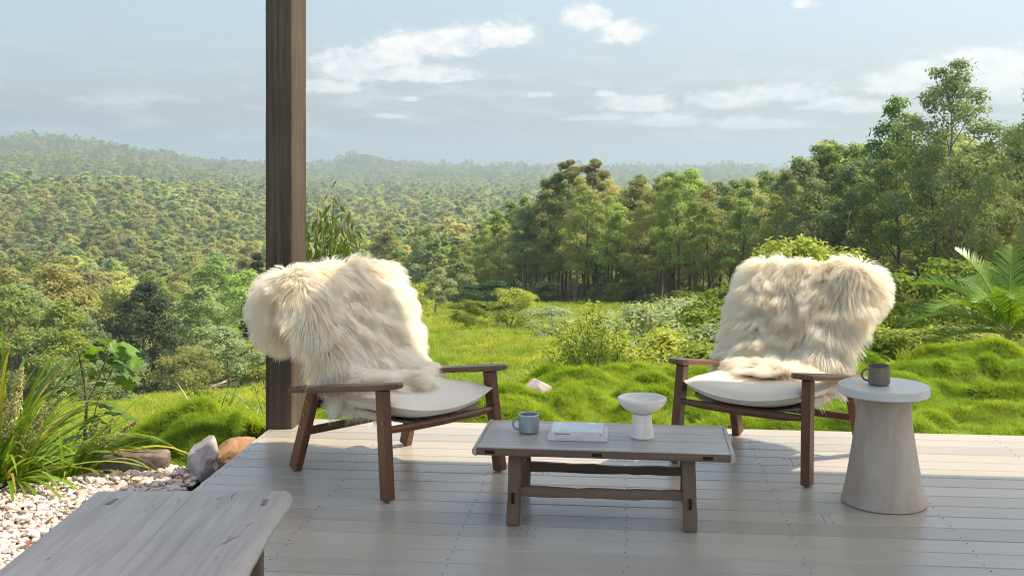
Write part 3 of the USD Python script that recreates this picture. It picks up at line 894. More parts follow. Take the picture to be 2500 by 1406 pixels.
# concrete pedestal stool with the dark mug
CONC = M('concrete', {
    'tc': ('texture_coordinate', {}), 'n1': ('noise_texture', {'scale': 5.0, 'detail': 6.0, 'roughness': 0.6}), 'n2': ('noise_texture', {'scale': 130.0, 'detail': 2.0}),
    'mp': ('mapping', {'scale': (1, 1, 0.35)}), 'r': ('rgb_ramp', {'ramp': [(0.3, (0.34, 0.255, 0.185)), (0.52, (0.45, 0.365, 0.285)), (0.75, (0.57, 0.50, 0.415))]}),
    'v': ('voronoi_texture', {'scale': 62.0, 'randomness': 1.0}), 'vr': ('rgb_ramp', {'ramp': [(0.045, (0.35, 0.31, 0.27)), (0.10, (1, 1, 1))]}), 'm': ('mix', {'mix_type': 'multiply', 'fac': 0.8}),
    'p': ('principled_bsdf', {'roughness': 0.62, 'specular_ior_level': 0.35}), 'b': ('bump', {'strength': 0.35, 'distance': 0.002})},
    [('tc.object', 'mp.vector'), ('mp.vector', 'n1.vector'), ('tc.object', 'n2.vector'), ('tc.object', 'v.vector'), ('n1.fac', 'r.fac'), ('v.distance', 'vr.fac'), ('r.color', 'm.color1'), ('vr.color', 'm.color2'), ('m.color', 'p.base_color'),
     ('n2.fac', 'b.height'), ('b.normal', 'p.normal')])
CONC_TOP = plain('concrete_top', (0.60, 0.58, 0.545), 0.34, 0.45, 0.04, 7.0, bump=0.08, bscale=160.0)
ST = np.array([1.605, 4.775, 0.0])
stool = thing('concrete_stool', 'round pale concrete pedestal stool flaring towards its base, beside the right armchair', 'stool', ST)
pr = [(0, 0.0), (0.170, 0.0), (0.1765, 0.003), (0.178, 0.010), (0.1725, 0.032), (0.163, 0.072), (0.152, 0.126), (0.142, 0.185), (0.130, 0.262), (0.1205, 0.328), (0.1155, 0.380), (0.1140, 0.415), (0.117, 0.438), (0.126, 0.457), (0.136, 0.467), (0.14, 0.469), (0, 0.469)]
obj('pedestal', lathe(pr, 72), CONC, stool, smooth=40)
obj('top', lathe([(0, 0.4675), (0.184, 0.4675), (0.1895, 0.471), (0.1905, 0.478), (0.1905, 0.499), (0.1885, 0.5045), (0.184, 0.5068), (0, 0.507)], 72), CONC_TOP, stool, smooth=35)
DARKGLAZE = M('speckled_glaze', {
    'tc': ('texture_coordinate', {}), 'v': ('voronoi_texture', {'scale': 75.0}), 'r': ('rgb_ramp', {'ramp': [(0.0, (0.09, 0.075, 0.06)), (0.20, (0.10, 0.085, 0.07)), (0.26, (0.34, 0.31, 0.27)), (0.34, (0.30, 0.27, 0.235)), (0.40, (0.15, 0.12, 0.092)), (1.0, (0.155, 0.125, 0.097))]}),
    'n': ('noise_texture', {'scale': 30.0, 'detail': 4.0}), 'd': ('math', {'math_type': 'multiply_add', 'value2': 0.35}), 'p': ('principled_bsdf', {'roughness': 0.28, 'specular_ior_level': 0.5})},
    [('tc.object', 'v.vector'), ('tc.object', 'n.vector'), ('n.fac', 'd.value1'), ('v.distance', 'd.value3'), ('d.value', 'r.fac'), ('r.color', 'p.base_color')])
mug('mug', 'dark brown speckled mug on the round concrete stool', ST + np.array([-0.022, -0.005, 0.5072]), 0.0465, 0.083, DARKGLAZE, flat('dark_rim', (0.07, 0.06, 0.055), 0.3, 0.5), math.radians(172), 0.024)

# ------------------------------------------------------------------ the rustic table in the foreground
FB_H = 0.40


def foreground_table():
    top = wood('bleached_top_wood', (0.50, 0.455, 0.395), (0.215, 0.185, 0.158), rough=0.42, spec=0.45, axis=1, grain=30.0, along=2.2, bump=0.6, streak=0.62)
    t = thing('bench_table', 'bleached worn wooden table cut off by the lower left of the view', 'table', (-1.338, 3.60, 0.0), math.radians(0.6))
    W, Lg, th = 0.632, 2.0, 0.046
    # top: slab of two wide planks with worn, rounded, uneven edges
    def slab(x0, x1, worn, seed):
        nx, ny = 14, 60
        V, f = [], []
        g = np.random.default_rng(seed)
        for lay in (1, -1):
            for j in range(ny):
                for i in range(nx):
                    a, b = i / (nx - 1), j / (ny - 1)
                    x, y = x0 + (x1 - x0) * a, -Lg * b
                    e = 0.0
                    if worn:
                        e = 0.012 * (meshkit.noise(np.array([[y * 6.0, 3.3, 1.0]]), 4)[0] - 0.4) + 0.005 * (meshkit.noise(np.array([[y * 25.0, 1.3, 1.0]]), 6)[0] - 0.5)
                    x = x + e * a ** 4
                    d = x1 + e - x if worn else 9
                    rr = 0.026
                    drop = 0
                    if d < rr:
                        drop = rr - math.sqrt(max(rr * rr - (rr - d) ** 2, 0))
                    dy = -y
                    if dy < 0.02:
                        drop = max(drop, 0.5 * (0.02 - math.sqrt(max(0.02 ** 2 - (0.02 - dy) ** 2, 0))))
                    if worn:                          # rounded far corner
                        cx_, cy_ = x1 - 0.05, -0.05
                        if x > cx_ and y > cy_:
                            q = np.array([x - cx_, y - cy_]); mq = max(abs(q)); nq = np.linalg.norm(q)
                            if nq > 1e-6:
                                q = q * mq / nq
                            x, y = cx_ + q[0], cy_ + q[1]
                    bump = 0.0020 * (meshkit.fbm(np.array([[x * 9, y * 3.0, 0.0]]), 3, 2)[0] - 0.5)
                    V.append((x, y, FB_H - drop * 0.8 + bump if lay > 0 else FB_H - th + min(drop, 0.02) * 0.6))
        n = nx * ny
        for j in range(ny - 1):
            for i in range(nx - 1):
                q = [j * nx + i, (j + 1) * nx + i, (j + 1) * nx + i + 1, j * nx + i + 1]
                f += [[q[0], q[1], q[2]], [q[0], q[2], q[3]], [n + q[0], n + q[2], n + q[1]], [n + q[0], n + q[3], n + q[2]]]
        ring = [i for i in range(nx)] + [j * nx + nx - 1 for j in range(1, ny)] + [(ny - 1) * nx + i for i in range(nx - 2, -1, -1)] + [j * nx for j in range(ny - 2, 0, -1)]
        for a, b in zip(ring, ring[1:] + ring[:1]):
            f += [[a, b, n + b], [a, n + b, n + a]]
        m = trimesh.Trimesh(V, f, process=False)
        m.fix_normals()
        return m
    obj('plank', slab(0.0, 0.3150, False, 1), top, t, smooth=50)
    obj('plank', slab(0.3162, W, True, 2), top, t, smooth=50)
    legw = wood('bench_leg_wood', (0.15, 0.10, 0.075), (0.05, 0.032, 0.025), rough=0.6, axis=2)
    for x in (0.05, W - 0.062):
        for y in (-0.34, -1.7):
            obj('leg', worn_bar((x, y, 0.004), (x, y + 0.01, FB_H - th + 0.002), 0.052, 0.056, (0, 1, 0), 5 + int(10 * x), 0.0015), legw, t)
    obj('stretcher', worn_bar((0.07, -0.335, 0.20), (W - 0.08, -0.335, 0.20), 0.035, 0.045, (0, 0, 1), 9, 0.002), legw, t)
    tn = plain('tenon_grey', (0.20, 0.185, 0.17), 0.7, 0.2)
    for (x, y, a) in ((W - 0.068, -0.155, 0.25), (0.085, -0.140, -0.5)):
        b = rbox((0.016, 0.062, 0.0012), bevel=0.0004); b.apply_transform(trimesh.transformations.rotation_matrix(a * 0.3, (0, 0, 1))); b.apply_translation((x, y, FB_H + 0.0008))
        obj('tenon', b, tn, t)
    scar = plain('bench_scar', (0.25, 0.225, 0.20), 0.8, 0.2)
    gs = np.random.default_rng(4)
    for k in range(20):
        x, y = gs.uniform(0.03, W - 0.06), -gs.uniform(0.03, 0.95)
        L_ = gs.uniform(0.008, 0.05) * (2.0 if gs.random() < 0.12 else 1.0)
        a_ = gs.normal(1.5, 0.22)
        aa = np.linspace(-0.5, 0.5, 6)
        bend = gs.normal(0, 0.25)
        px_, py_ = x + np.cos(a_) * aa * L_ - np.sin(a_) * bend * L_ * aa ** 2, y + np.sin(a_) * aa * L_ + np.cos(a_) * bend * L_ * aa ** 2
        w_ = gs.uniform(0.0008, 0.0024) * (1 - (2 * aa) ** 2 * 0.8)
        Pq = np.stack([np.stack([px_ - np.sin(a_) * j * w_, py_ + np.cos(a_) * j * w_, np.full(6, FB_H + 0.0014)], -1) for j in (1, -1)], 1)
        obj('scar', grid_mesh(Pq), scar, t, smooth=True)


foreground_table()
# small flush light in the deck under the left armchair
dl = thing('deck_light', 'small flat round deck light set in the boards by the post', 'deck light', at(779, 1041) + np.array([0, 0, 0.001]))
obj('lens', lathe([(0, 0.006), (0.026, 0.006), (0.031, 0.003), (0.032, 0.0)], 28), flat('frosted_lens', (0.62, 0.64, 0.62), 0.3, 0.5), dl, smooth=True)
obj('ring', lathe([(0.0325, 0.0), (0.033, 0.005), (0.039, 0.0045), (0.040, 0.0)], 28), flat('brushed_ring', (0.5, 0.5, 0.48), 0.35, 0.5, 0.7), dl, smooth=True)

# ------------------------------------------------------------------ foliage building blocks
def unit(v):
    return v / np.maximum(np.linalg.norm(v, axis=-1, keepdims=True), 1e-9)


def diamonds(C, N, T, L, W, fold=0.18):
    """leaf-sized faces: rhombs folded along their midrib"""
    N = unit(N)
    T = unit(T - N * (T * N).sum(-1, keepdims=True))
    B = np.cross(N, T)
    L, W = np.broadcast_to(L, (len(C),))[:, None], np.broadcast_to(W, (len(C),))[:, None]
    mid = C - T * L * 0.08
    V = np.stack([C - T * L / 2, mid + B * W / 2 + N * W * fold, C + T * L / 2, mid - B * W / 2 + N * W * fold], 1).reshape(-1, 3)
    k = np.arange(len(C)) * 4
    f = np.concatenate([np.stack([k, k + 1, k + 2], -1), np.stack([k, k + 2, k + 3], -1)])
    return trimesh.Trimesh(V, f, process=False)


BARK_PALE = wood('bark_pale', (0.33, 0.29, 0.25), (0.17, 0.14, 0.115), rough=0.85, spec=0.1, axis=2, grain=3.0, along=0.7, bump=0.3)
BARK_DARK = wood('bark_dark', (0.15, 0.12, 0.10), (0.06, 0.048, 0.04), rough=0.9, spec=0.1, axis=2, grain=3.0, along=0.7, bump=0.3)
LF = {
    'shade': leaf('leaf_shade', (0.040, 0.070, 0.034), (0.170, 0.215, 0.100), 0.32, vary=0.25),
    'gum': leaf('leaf_gum', (0.234, 0.332, 0.101), (0.620, 0.620, 0.218), 0.50, vary=0.30),
    'gum_grey': leaf('leaf_gum_grey', (0.255, 0.326, 0.163), (0.620, 0.620, 0.334), 0.50, vary=0.30),
    'gum_dark': leaf('leaf_gum_dark', (0.225, 0.320, 0.125), (0.530, 0.590, 0.210), 0.50, vary=0.25),
    'khaki': leaf('leaf_khaki', (0.325, 0.331, 0.125), (0.620, 0.590, 0.250), 0.50, vary=0.30),
    'lush': leaf('leaf_lush', (0.140, 0.200, 0.030), (0.430, 0.500, 0.080), 0.38, vary=0.2),
    'lime': leaf('leaf_lime', (0.267, 0.333, 0.050), (0.560, 0.560, 0.168), 0.38, vary=0.18),
    'silver': leaf('leaf_silver', (0.290, 0.346, 0.168), (0.560, 0.560, 0.445), 0.42, vary=0.16),
    'deep': leaf('leaf_deep', (0.045, 0.100, 0.035), (0.178, 0.290, 0.078), 0.25, vary=0.2),
}


def tree_class(name, H, cb, R, nb, nleaf, ls, seed, bark, foliage, umbrella=0.6, stems=1, flat=0.68, lean=0.0, tr=0.011, clump=(0.22, 0.36), sub=3, aspect=0.5, hang=0.0, upbias=0.5):
    """trunk with limbs, and a crown of leaf clumps carried at the limbs' ends; origin at the foot"""
    g = np.random.default_rng(seed)
    wood_parts, clumps = [], []
    for s in range(stems):
        a0 = g.random() * 6.28
        off = np.array([math.cos(a0), math.sin(a0), 0]) * (0.35 * R * (stems > 1))
        top = np.array([lean * H, 0, 0.86 * H]) + off * 1.0 + np.array([*(g.normal(0, 0.02 * H, 2)), 0])
        n = 8
        t = np.linspace(0, 1, n)
        w = np.cumsum(g.normal(0, 0.006 * H, (n, 2)), 0); w -= w[0]
        P = np.outer(t, top) + np.c_[w, 0 * t] + off * 0.25
        rad = tr * H * (1.0 - 0.86 * t) * (1.0 if stems == 1 else 0.7)
        rad[0] *= 1.35
        wood_parts.append(tube(P, rad, 7))

        def stem(z):
            k = np.clip(z / top[2], 0, 1) * (n - 1); i = min(int(k), n - 2); f = k - i
            return P[i] * (1 - f) + P[i + 1] * f
        per = max(nb // stems, 3)
        for b in range(per):
            q = (b + 0.3 + 0.5 * g.random()) / per
            hf = cb + (1 - cb) * q
            env = R * max(math.sin(math.pi * min(0.10 + 0.90 * q ** umbrella, 1.0)) ** 0.75, 0.18)
            az = 2.399 * b + a0 + g.normal(0, 0.3)
            ln = env * (0.5 + 0.5 * g.random())
            z1 = hf * H
            z0 = max(z1 - ln * (0.55 + 0.7 * g.random()), cb * H * 0.55)
            z0 = min(z0, top[2] * 0.97)
            A = stem(z0)
            E = stem(min(z1, top[2])) * [1, 1, 0] + np.array([math.cos(az) * ln, math.sin(az) * ln, z1])
            m = (A + E) / 2 + np.array([0, 0, -0.10 * ln]) + g.normal(0, 0.05 * ln, 3)
            tt = np.linspace(0, 1, 5)[:, None]
            curve = (1 - tt) ** 2 * A + 2 * tt * (1 - tt) * m + tt ** 2 * E
            r0 = tr * H * 0.42 * (1 - 0.6 * q)
            wood_parts.append(tube(curve, np.linspace(r0, r0 * 0.35, 5), 5, cap=False))
            for c in range(sub):
                o = unit(g.normal(0, 1, 3)) * [1, 1, 0.7] * env * 0.30
                cc = E + o * (c > 0)
                rc = R * g.uniform(*clump) * (0.8 if q > 0.85 else 1.0)
                clumps.append((cc, rc))
                if c:
                    wood_parts.append(tube(np.array([curve[3], (curve[3] + cc) / 2 + [0, 0, -0.03 * R], cc]), [r0 * 0.4, r0 * 0.3, r0 * 0.15], 4, cap=False))
        clumps.append((top + [0, 0, 0.05 * H], R * clump[1] * 0.9))
    cc = np.array([c for c, _ in clumps]); rc = np.array([r for _, r in clumps])
    prob = rc ** 2 / (rc ** 2).sum()
    k = g.choice(len(cc), nleaf, p=prob)
    d = unit(g.normal(0, 1, (nleaf, 3)))
    low = (d[:, 2] < -0.25) & (g.random(nleaf) < 0.65)
    d[low, 2] *= -1
    r = rc[k] * (0.45 + 0.6 * np.sqrt(g.random(nleaf))) * (1 + 0.22 * g.normal(0, 1, nleaf).clip(-1.5, 1.8))
    C = cc[k] + d * r[:, None] * [1, 1, flat]
    N = d * 0.70 + np.array([0, 0, upbias]) + g.normal(0, 0.40, (nleaf, 3))
    T = g.normal(0, 1, (nleaf, 3)) + np.array([0, 0, -hang])
    size = ls * g.uniform(0.6, 1.35, nleaf)
    c = klass(name)
    obj('trunk', cat(wood_parts), bark, c, smooth=True)
    obj('crown', diamonds(C, N, T, size * 1.5, size * 1.5 * aspect), foliage, c)
    return c


def tree_meshes(*a, **k):
    c = tree_class(*a, **k)
    out = []
    for ch in c.GetAllChildren():
        m = UsdGeom.Mesh(ch)
        v = np.array(m.GetPointsAttr().Get()); f = np.array(m.GetFaceVertexIndicesAttr().Get()).reshape(-1, 3)
        out.append((trimesh.Trimesh(v, f, process=False), UsdShade.MaterialBindingAPI(ch).GetDirectBinding().GetMaterial()))
    stage.RemovePrim(c.GetPath())
    return out


# kinds of tree
GUMS = [tree_class('gum_class_%d' % i, 20.0, cb, R, nb, 5400, 0.29, 100 + i, b, LF[f], umbrella=u, lean=l, hang=0.8, sub=3, upbias=0.65)
        for i, (cb, R, nb, b, f, u, l) in enumerate([(0.30, 3.7, 18, BARK_DARK, 'gum', 0.75, 0.01), (0.28, 4.2, 19, BARK_PALE, 'khaki', 0.80, -0.02), (0.38, 3.4, 15, BARK_DARK, 'gum', 0.65, 0.02),
                                                     (0.33, 4.0, 18, BARK_DARK, 'gum', 0.75, 0.0), (0.40, 3.8, 15, BARK_PALE, 'gum_grey', 0.60, 0.03), (0.25, 3.6, 18, BARK_DARK, 'gum_dark', 0.80, 0.0)])]
VALLEY = [tree_class('valley_tree_class_%d' % i, 16.0, cb, R, nb, 6200, 0.34, 200 + i, b, LF[f], umbrella=u, sub=3, hang=0.4, upbias=0.8)
          for i, (cb, R, nb, b, f, u) in enumerate([(0.30, 4.6, 16, BARK_PALE, 'khaki', 0.65), (0.22, 4.4, 18, BARK_DARK, 'gum_grey', 0.8), (0.28, 5.0, 18, BARK_PALE, 'khaki', 0.7), (0.18, 4.4, 18, BARK_DARK, 'gum', 0.85), (0.15, 4.2, 18, BARK_DARK, 'lush', 0.9)])]
BIG_GUM = tree_class('big_gum_class', 27.0, 0.30, 6.6, 30, 12500, 0.29, 300, BARK_PALE, LF['gum_grey'], umbrella=0.62, lean=-0.02, hang=0.8, tr=0.013, clump=(0.15, 0.25), sub=4)
EMERGENT = tree_class('emergent_class', 23.0, 0.80, 2.6, 7, 3200, 0.30, 310, BARK_PALE, LF['khaki'], umbrella=0.45, lean=0.03, hang=0.5, clump=(0.26, 0.40))
ROUND_DARK = tree_class('round_dark_class', 18.0, 0.10, 6.0, 30, 15000, 0.34, 320, BARK_DARK, LF['shade'], umbrella=0.9, sub=4, clump=(0.20, 0.30))
SLOPE_TREE = tree_class('slope_tree_class', 5.2, 0.30, 1.9, 14, 5200, 0.15, 330, BARK_PALE, LF['silver'], umbrella=0.8, tr=0.018)
SHRUBS = {
    'lime': tree_class('lime_shrub_class', 3.6, 0.10, 1.9, 22, 6200, 0.125, 340, BARK_PALE, LF['lime'], umbrella=0.8, stems=3, tr=0.018),
    'lush': tree_class('lush_shrub_class', 3.4, 0.08, 1.8, 22, 6200, 0.125, 341, BARK_DARK, LF['lush'], umbrella=0.9, stems=3, tr=0.018),
    'silver': tree_class('silver_shrub_class', 3.0, 0.06, 1.9, 22, 6200, 0.110, 342, BARK_PALE, LF['silver'], umbrella=0.85, stems=4, tr=0.016),
    'deep': tree_class('deep_shrub_class', 3.4, 0.05, 2.0, 24, 6000, 0.14, 343, BARK_DARK, LF['deep'], umbrella=0.9, stems=3, tr=0.018),
    'khaki': tree_class('khaki_shrub_class', 3.2, 0.08, 1.9, 20, 5200, 0.12, 344, BARK_PALE, LF['khaki'], umbrella=0.85, stems=3, tr=0.016),
}


def conifer_class():
    g = np.random.default_rng(350)
    n = 6500
    t = g.random(n) ** 0.75
    H = 15.0
    tier = np.floor((1 - t) * 16) / 16
    az = np.round(g.random(n) * 9) / 9 * 6.28 + tier * 7 + g.normal(0, 0.12, n)
    rr = 2.6 * (1 - tier) ** 0.8 * np.sqrt(g.random(n)) + 0.15
    z = H * (0.06 + 0.94 * tier) - 0.10 * rr + g.normal(0, 0.14, n) + 0.12 * rr ** 1.5
    C = np.stack([rr * np.cos(az), rr * np.sin(az), z], -1)
    N = np.stack([np.cos(az) * 0.4, np.sin(az) * 0.4, 0 * az + 0.7], -1) + g.normal(0, 0.4, (n, 3))
    T = np.stack([np.cos(az), np.sin(az), 0 * az + 0.2], -1) + g.normal(0, 0.3, (n, 3))
    c = klass('conifer_class')
    obj('trunk', tube([(0, 0, 0), (0.03, 0, 7), (0, 0, 14.6)], [0.22, 0.13, 0.03], 7), BARK_DARK, c, smooth=True)
    obj('crown', diamonds(C, N, T, 0.62 * g.uniform(0.6, 1.3, n), 0.22), leaf('leaf_pine', (0.035, 0.065, 0.016), (0.130, 0.190, 0.035), 0.25), c)
    return c


CONIFER = conifer_class()

# ------------------------------------------------------------------ trees, one by one
gt = np.random.default_rng(5)


def stand(src, name, label, group, px, d, H_native, top_py=None, height=None, width=1.0, sink=0.1, cat_='tree', rot=None):
    """a tree rooted on the land at this bearing and distance, as tall as it is there"""
    x, y = (px - CX) / FPX * d, d
    z = float(land(x, y)) - sink
    if height is None:
        height = CAM_H + (HY - top_py) / FPX * d - z
    s = height / H_native
    return copy_of(src, name, label, cat_, (x, y, z), gt.random() * 6.28 if rot is None else rot, group, (s * width, s * width, s))


taken = []          # (x, y, radius) of the trees placed singly
G_RIGHT = 'slender gum trees of the dense stand on the right'
L_RIGHT = 'slender eucalyptus with high drooping crown, one of the dense stand on the right'
SIL_X = [1150, 1190, 1250, 1300, 1330, 1400, 1450, 1520, 1600, 1660, 1720, 1780, 1840, 1900, 1950, 2000, 2060, 2110, 2150, 2200, 2300, 2400, 2450, 2520, 2650]
SIL_Y = [600, 540, 490, 465, 440, 430, 445, 425, 430, 412, 420, 440, 420, 425, 395, 345, 332, 352, 385, 350, 330, 340, 370, 330, 320]
DIST_X, DIST_Y = [1150, 1250, 1400, 1700, 2000, 2300, 2650], [205, 178, 160, 138, 122, 112, 104]
rows = []
for row in range(6):
    px = 1160.0 - 12 * row
    while px < 2640:
        d = np.interp(px, DIST_X, DIST_Y) + row * 7.0 + gt.normal(0, 1.6)
        rows.append((row, px + gt.normal(0, 10), d))
        px += gt.uniform(3.6, 5.4) / d * FPX
for row, px, d in rows:
    top = np.interp(px, SIL_X, SIL_Y) + gt.normal(8, 12) + (14 if row == 0 else 0) + (gt.random() < 0.25) * 40
    if abs(px - 2345) < 40 and row < 2:
        continue
    k = gt.integers(6)
    if row == 0:
        k = gt.choice([0, 1, 2, 4])
    p = stand(GUMS[k], 'gum_tree', L_RIGHT, G_RIGHT, px, d, 20.4, top, width=gt.uniform(0.92, 1.2) * 1.0)
    taken.append(((px - CX) / FPX * d, d, 3.0))
stand(BIG_GUM, 'gum_tree', 'tallest broad eucalyptus with pale trunk rising above the stand at the right', None, 2335, 106, 27.6, 150, rot=0.6)
stand(BIG_GUM, 'gum_tree', 'tall open eucalyptus cut by the right edge of the view', None, 2545, 98, 27.6, 150, width=0.8, rot=2.4)
stand(GUMS[3], 'gum_tree', 'tall eucalyptus left of the tallest gum, its crown in front of the clouds', None, 2205, 112, 20.4, 235, width=0.9)
stand(EMERGENT, 'gum_tree', 'thin emergent eucalyptus with small round crown, left of an emergent pair', None, 1392, 172, 23.6, 384, rot=1.0)
stand(EMERGENT, 'gum_tree', 'thin emergent eucalyptus with small round crown, right of an emergent pair', None, 1462, 170, 23.6, 382, rot=2.6)

# trees and shrubs of the pasture slope
for src, name, lab, px, d, top, nat, w in [
    (SLOPE_TREE, 'young_tree', 'pale young tree with bare thin trunk on the pasture slope, behind the left armchair', 1062, 112, 655, 5.3, 1.05),
    (SLOPE_TREE, 'young_tree', 'larger grey-green round tree at the top of the pasture, before the dark forest', 1122, 128, 640, 5.3, 1.15),
    (SHRUBS['deep'], 'shrub', 'dark green dense bush at the forest edge above the pasture shrubs', 1195, 112, 690, 3.5, 1.35),
    (SHRUBS['deep'], 'shrub', 'low dark green bush under the edge of the stand', 1150, 125, 695, 3.5, 1.2),
    (SHRUBS['lush'], 'shrub', 'smaller dark-stemmed green bush, left of the paired bushes on the pasture', 1160, 84, 733, 3.5, 1.15),
    (SHRUBS['lime'], 'shrub', 'rounded yellow-green bush, right of the paired bushes on the pasture', 1240, 80, 708, 3.7, 1.3),
    (SHRUBS['silver'], 'shrub', 'pale domed bush leaning on the pasture slope, right of the paired bushes', 1355, 62, 752, 3.1, 1.5),
    (SHRUBS['lime'], 'shrub', 'light yellow bush at the left armchair back edge on the slope', 1012, 92, 690, 3.7, 0.9),
    (SHRUBS['lime'], 'shrub', 'yellow-leaved bush just right of the lance-leaved shrub', 1575, 13.5, 808, 3.7, 0.95),
    (SHRUBS['silver'], 'shrub', 'grey twiggy pale bush between the lance-leaved shrub and the right armchair', 1600, 22, 752, 3.1, 1),
    (SHRUBS['silver'], 'shrub', 'silvery rounded bush left of the right armchair', 1672, 31, 734, 3.1, 1.25),
    (SHRUBS['lush'], 'shrub', 'bright green bush topping the thicket left of the right armchair', 1722, 36, 715, 3.5, 1),
    (SHRUBS['lush'], 'shrub', 'green leafy bush low behind the arm of the right armchair', 1745, 15, 762, 3.5, 1.05),
    (SHRUBS['lime'], 'shrub', 'yellow-green low bush under the arm of the right armchair', 1655, 11.6, 842, 3.7, 1.25),
    (SHRUBS['silver'], 'shrub', 'pale bush low between silvery bush and armchair leg', 1690, 14, 800, 3.1, 1.1),
    (SHRUBS['lush'], 'shrub', 'dense green bush directly left of the right sheepskin', 1800, 19, 745, 3.5, 1.1),
    (SHRUBS['lime'], 'shrub', 'yellow-topped tree showing above the right sheepskin', 1960, 58, 588, 3.7, 1),
    (SHRUBS['lush'], 'shrub', 'green bush half hidden behind the right sheepskin', 1880, 24, 700, 3.5, 1.2),
    (SHRUBS['lime'], 'shrub', 'lime yellow bush between the right sheepskin and the palm', 2190, 27, 735, 3.7, 1.1),
    (SHRUBS['lime'], 'shrub', 'small yellow bush close to the edge of the right sheepskin', 2120, 22, 755, 3.7, 1),
    (SHRUBS['lush'], 'shrub', 'green low bush behind the dark mug', 2110, 13.5, 812, 3.5, 1.2),
    (SHRUBS['lush'], 'shrub', 'leafy green bush low right of the concrete stool', 2215, 13.5, 818, 3.5, 1.3),
    (SHRUBS['khaki'], 'shrub', 'twiggy olive bush low at the middle of the thicket right of the stool', 2265, 15, 800, 3.3, 1.1),
    (SHRUBS['lush'], 'shrub', 'tall rounded light green bush directly behind the palm', 2345, 26, 636, 3.5, 0.8),
    (SHRUBS['lush'], 'shrub', 'low green bush under the left fronds of the palm', 2335, 14.2, 815, 3.5, 1.4),
    (SHRUBS['khaki'], 'shrub', 'dull olive bush at the foot of the palm, right edge', 2445, 15.5, 812, 3.3, 1.3),
    (SHRUBS['lush'], 'shrub', 'shaded bush behind the palm at the right edge', 2520, 24, 700, 3.5, 1.1),
    (SHRUBS['khaki'], 'shrub', 'round olive bush with pinkish tips below the dark tree on the left', 455, 92, 850, 3.3, 1.2),
    (SLOPE_TREE, 'young_tree', 'soft pale tree at the left edge of the track, left of the post', 560, 104, 800, 5.3, 1.2),
    (SHRUBS['lime'], 'shrub', 'yellow bush by the track just left of the post', 628, 108, 830, 3.7, 1.0),
    (SHRUBS['silver'], 'shrub', 'pale grey bush in front of the dark tree on the left', 250, 72, 885, 3.1, 1.4),
]:
    stand(src, name, lab, None, px, d, nat, top, width=w, cat_='tree' if 'tree' in name else 'shrub')
    taken.append(((px - CX) / FPX * d, d, 3.0))

for px in np.arange(1270, 2300, 52):
    px = px + gt.normal(0, 14)
    d = np.interp(px, DIST_X, DIST_Y) - gt.uniform(1, 9)
    stand(SHRUBS[['khaki', 'lush', 'silver', 'lush'][gt.integers(4)]], 'shrub', 'low shrub of the undergrowth at the foot of the dense gum stand', 'undergrowth shrubs at the foot of the gum stand', px, d, 3.4, height=gt.uniform(1.4, 3.2), width=gt.uniform(1.0, 1.5), cat_='shrub')

# valley trees on the left, the nearest ones singly
stand(ROUND_DARK, 'broad_tree', 'big dark dense tree with hanging crown, nearest in the valley on the left', None, 345, 150, 18.4, 690, width=0.95)
taken.append(((345 - CX) / FPX * 150, 150, 9.0))
stand(CONIFER, 'conifer', 'dark pointed conifer just left of the timber post', None, 628, 205, 15.2, 604, width=1.0)
taken.append(((628 - CX) / FPX * 205, 205, 6.0))
for px, d, top, k, lab in [(40, 128, 700, 3, 'yellow-green tree at the left edge of the view, nearest of the valley trees there'), (150, 132, 735, 4, 'bright green tree between the left edge and the dark dense tree'),
                           (480, 165, 700, 1, 'grey-green tree right of the dark dense tree in the valley'), (590, 190, 660, 3, 'tree left of the conifer in the valley')]:
    stand(VALLEY[k], 'broad_tree', lab, None, px, d, 16.4, top, width=1.1)
    taken.append(((px - CX) / FPX * d, d, 5.0))

cand = []
for lo, hi, sp in [(112, 300, 6.6), (300, 700, 7.6), (700, 1500, 10.5), (1500, 3000, 15.0), (3000, 4200, 21.0)]:
    d = lo
    while d < hi:
        n = int(1.02 * d / sp)
        tx = (np.arange(n) + gt.random(n) * 0.8) / n * 1.02 - 0.51
        dd = d + gt.uniform(-0.45, 0.45, n) * sp
        cand.append(np.stack([tx, dd, np.full(n, sp)], -1))
        d += sp
cand = np.vstack(cand)
tx, dd, sp = cand.T
pxs = tx * FPX + CX
d0 = np.interp(pxs, [-200, 0, 430, 500, 560, 650, 800, 1000, 1130, 1170, 1400, 1700, 2000, 2650], [130, 138, 172, 205, 230, 260, 320, 300, 235, 270, 215, 190, 172, 158])
ok = dd > d0
ok &= ~((pxs > 1480) & (dd > 420) & (dd < 2200))
x, y = tx * dd, dd
for (a, b, r) in taken:
    ok &= (x - a) ** 2 + (y - b) ** 2 > r * r
P2 = np.stack([x / 260.0, y / 260.0, 0 * x], -1)
ok &= ~((meshkit.fbm(P2 + 4.0, 2, 3) < 0.30) & (dd > 900))          # clearings in the plain
x, y, dd, sp, pxs = x[ok], y[ok], dd[ok], sp[ok], pxs[ok]
z = land(x, y)
scale = np.where(dd < 300, 0.92, np.where(dd < 700, 0.98, np.where(dd < 1500, 1.04, np.where(dd < 3000, 1.15, 1.4)))) * gt.lognormal(-0.03, 0.26, len(x)).clip(0.45, 1.7)
order = np.argsort(dd / scale)
n_single = 300 - len(rows) if len(rows) < 260 else 40
n_single = max(60, min(n_single, 170))
for i in order[:n_single]:
    k = gt.choice(5, p=[0.34, 0.22, 0.22, 0.14, 0.08])
    copy_of(VALLEY[k], 'broad_tree', 'rounded olive eucalyptus, one of the forest across the valley', 'tree', (x[i], y[i], z[i] - 0.3), gt.random() * 6.28,
            'forest trees across the valley', (scale[i] * gt.uniform(0.9, 1.15),) * 2 + (scale[i],))
rest = order[n_single:]
MID = []
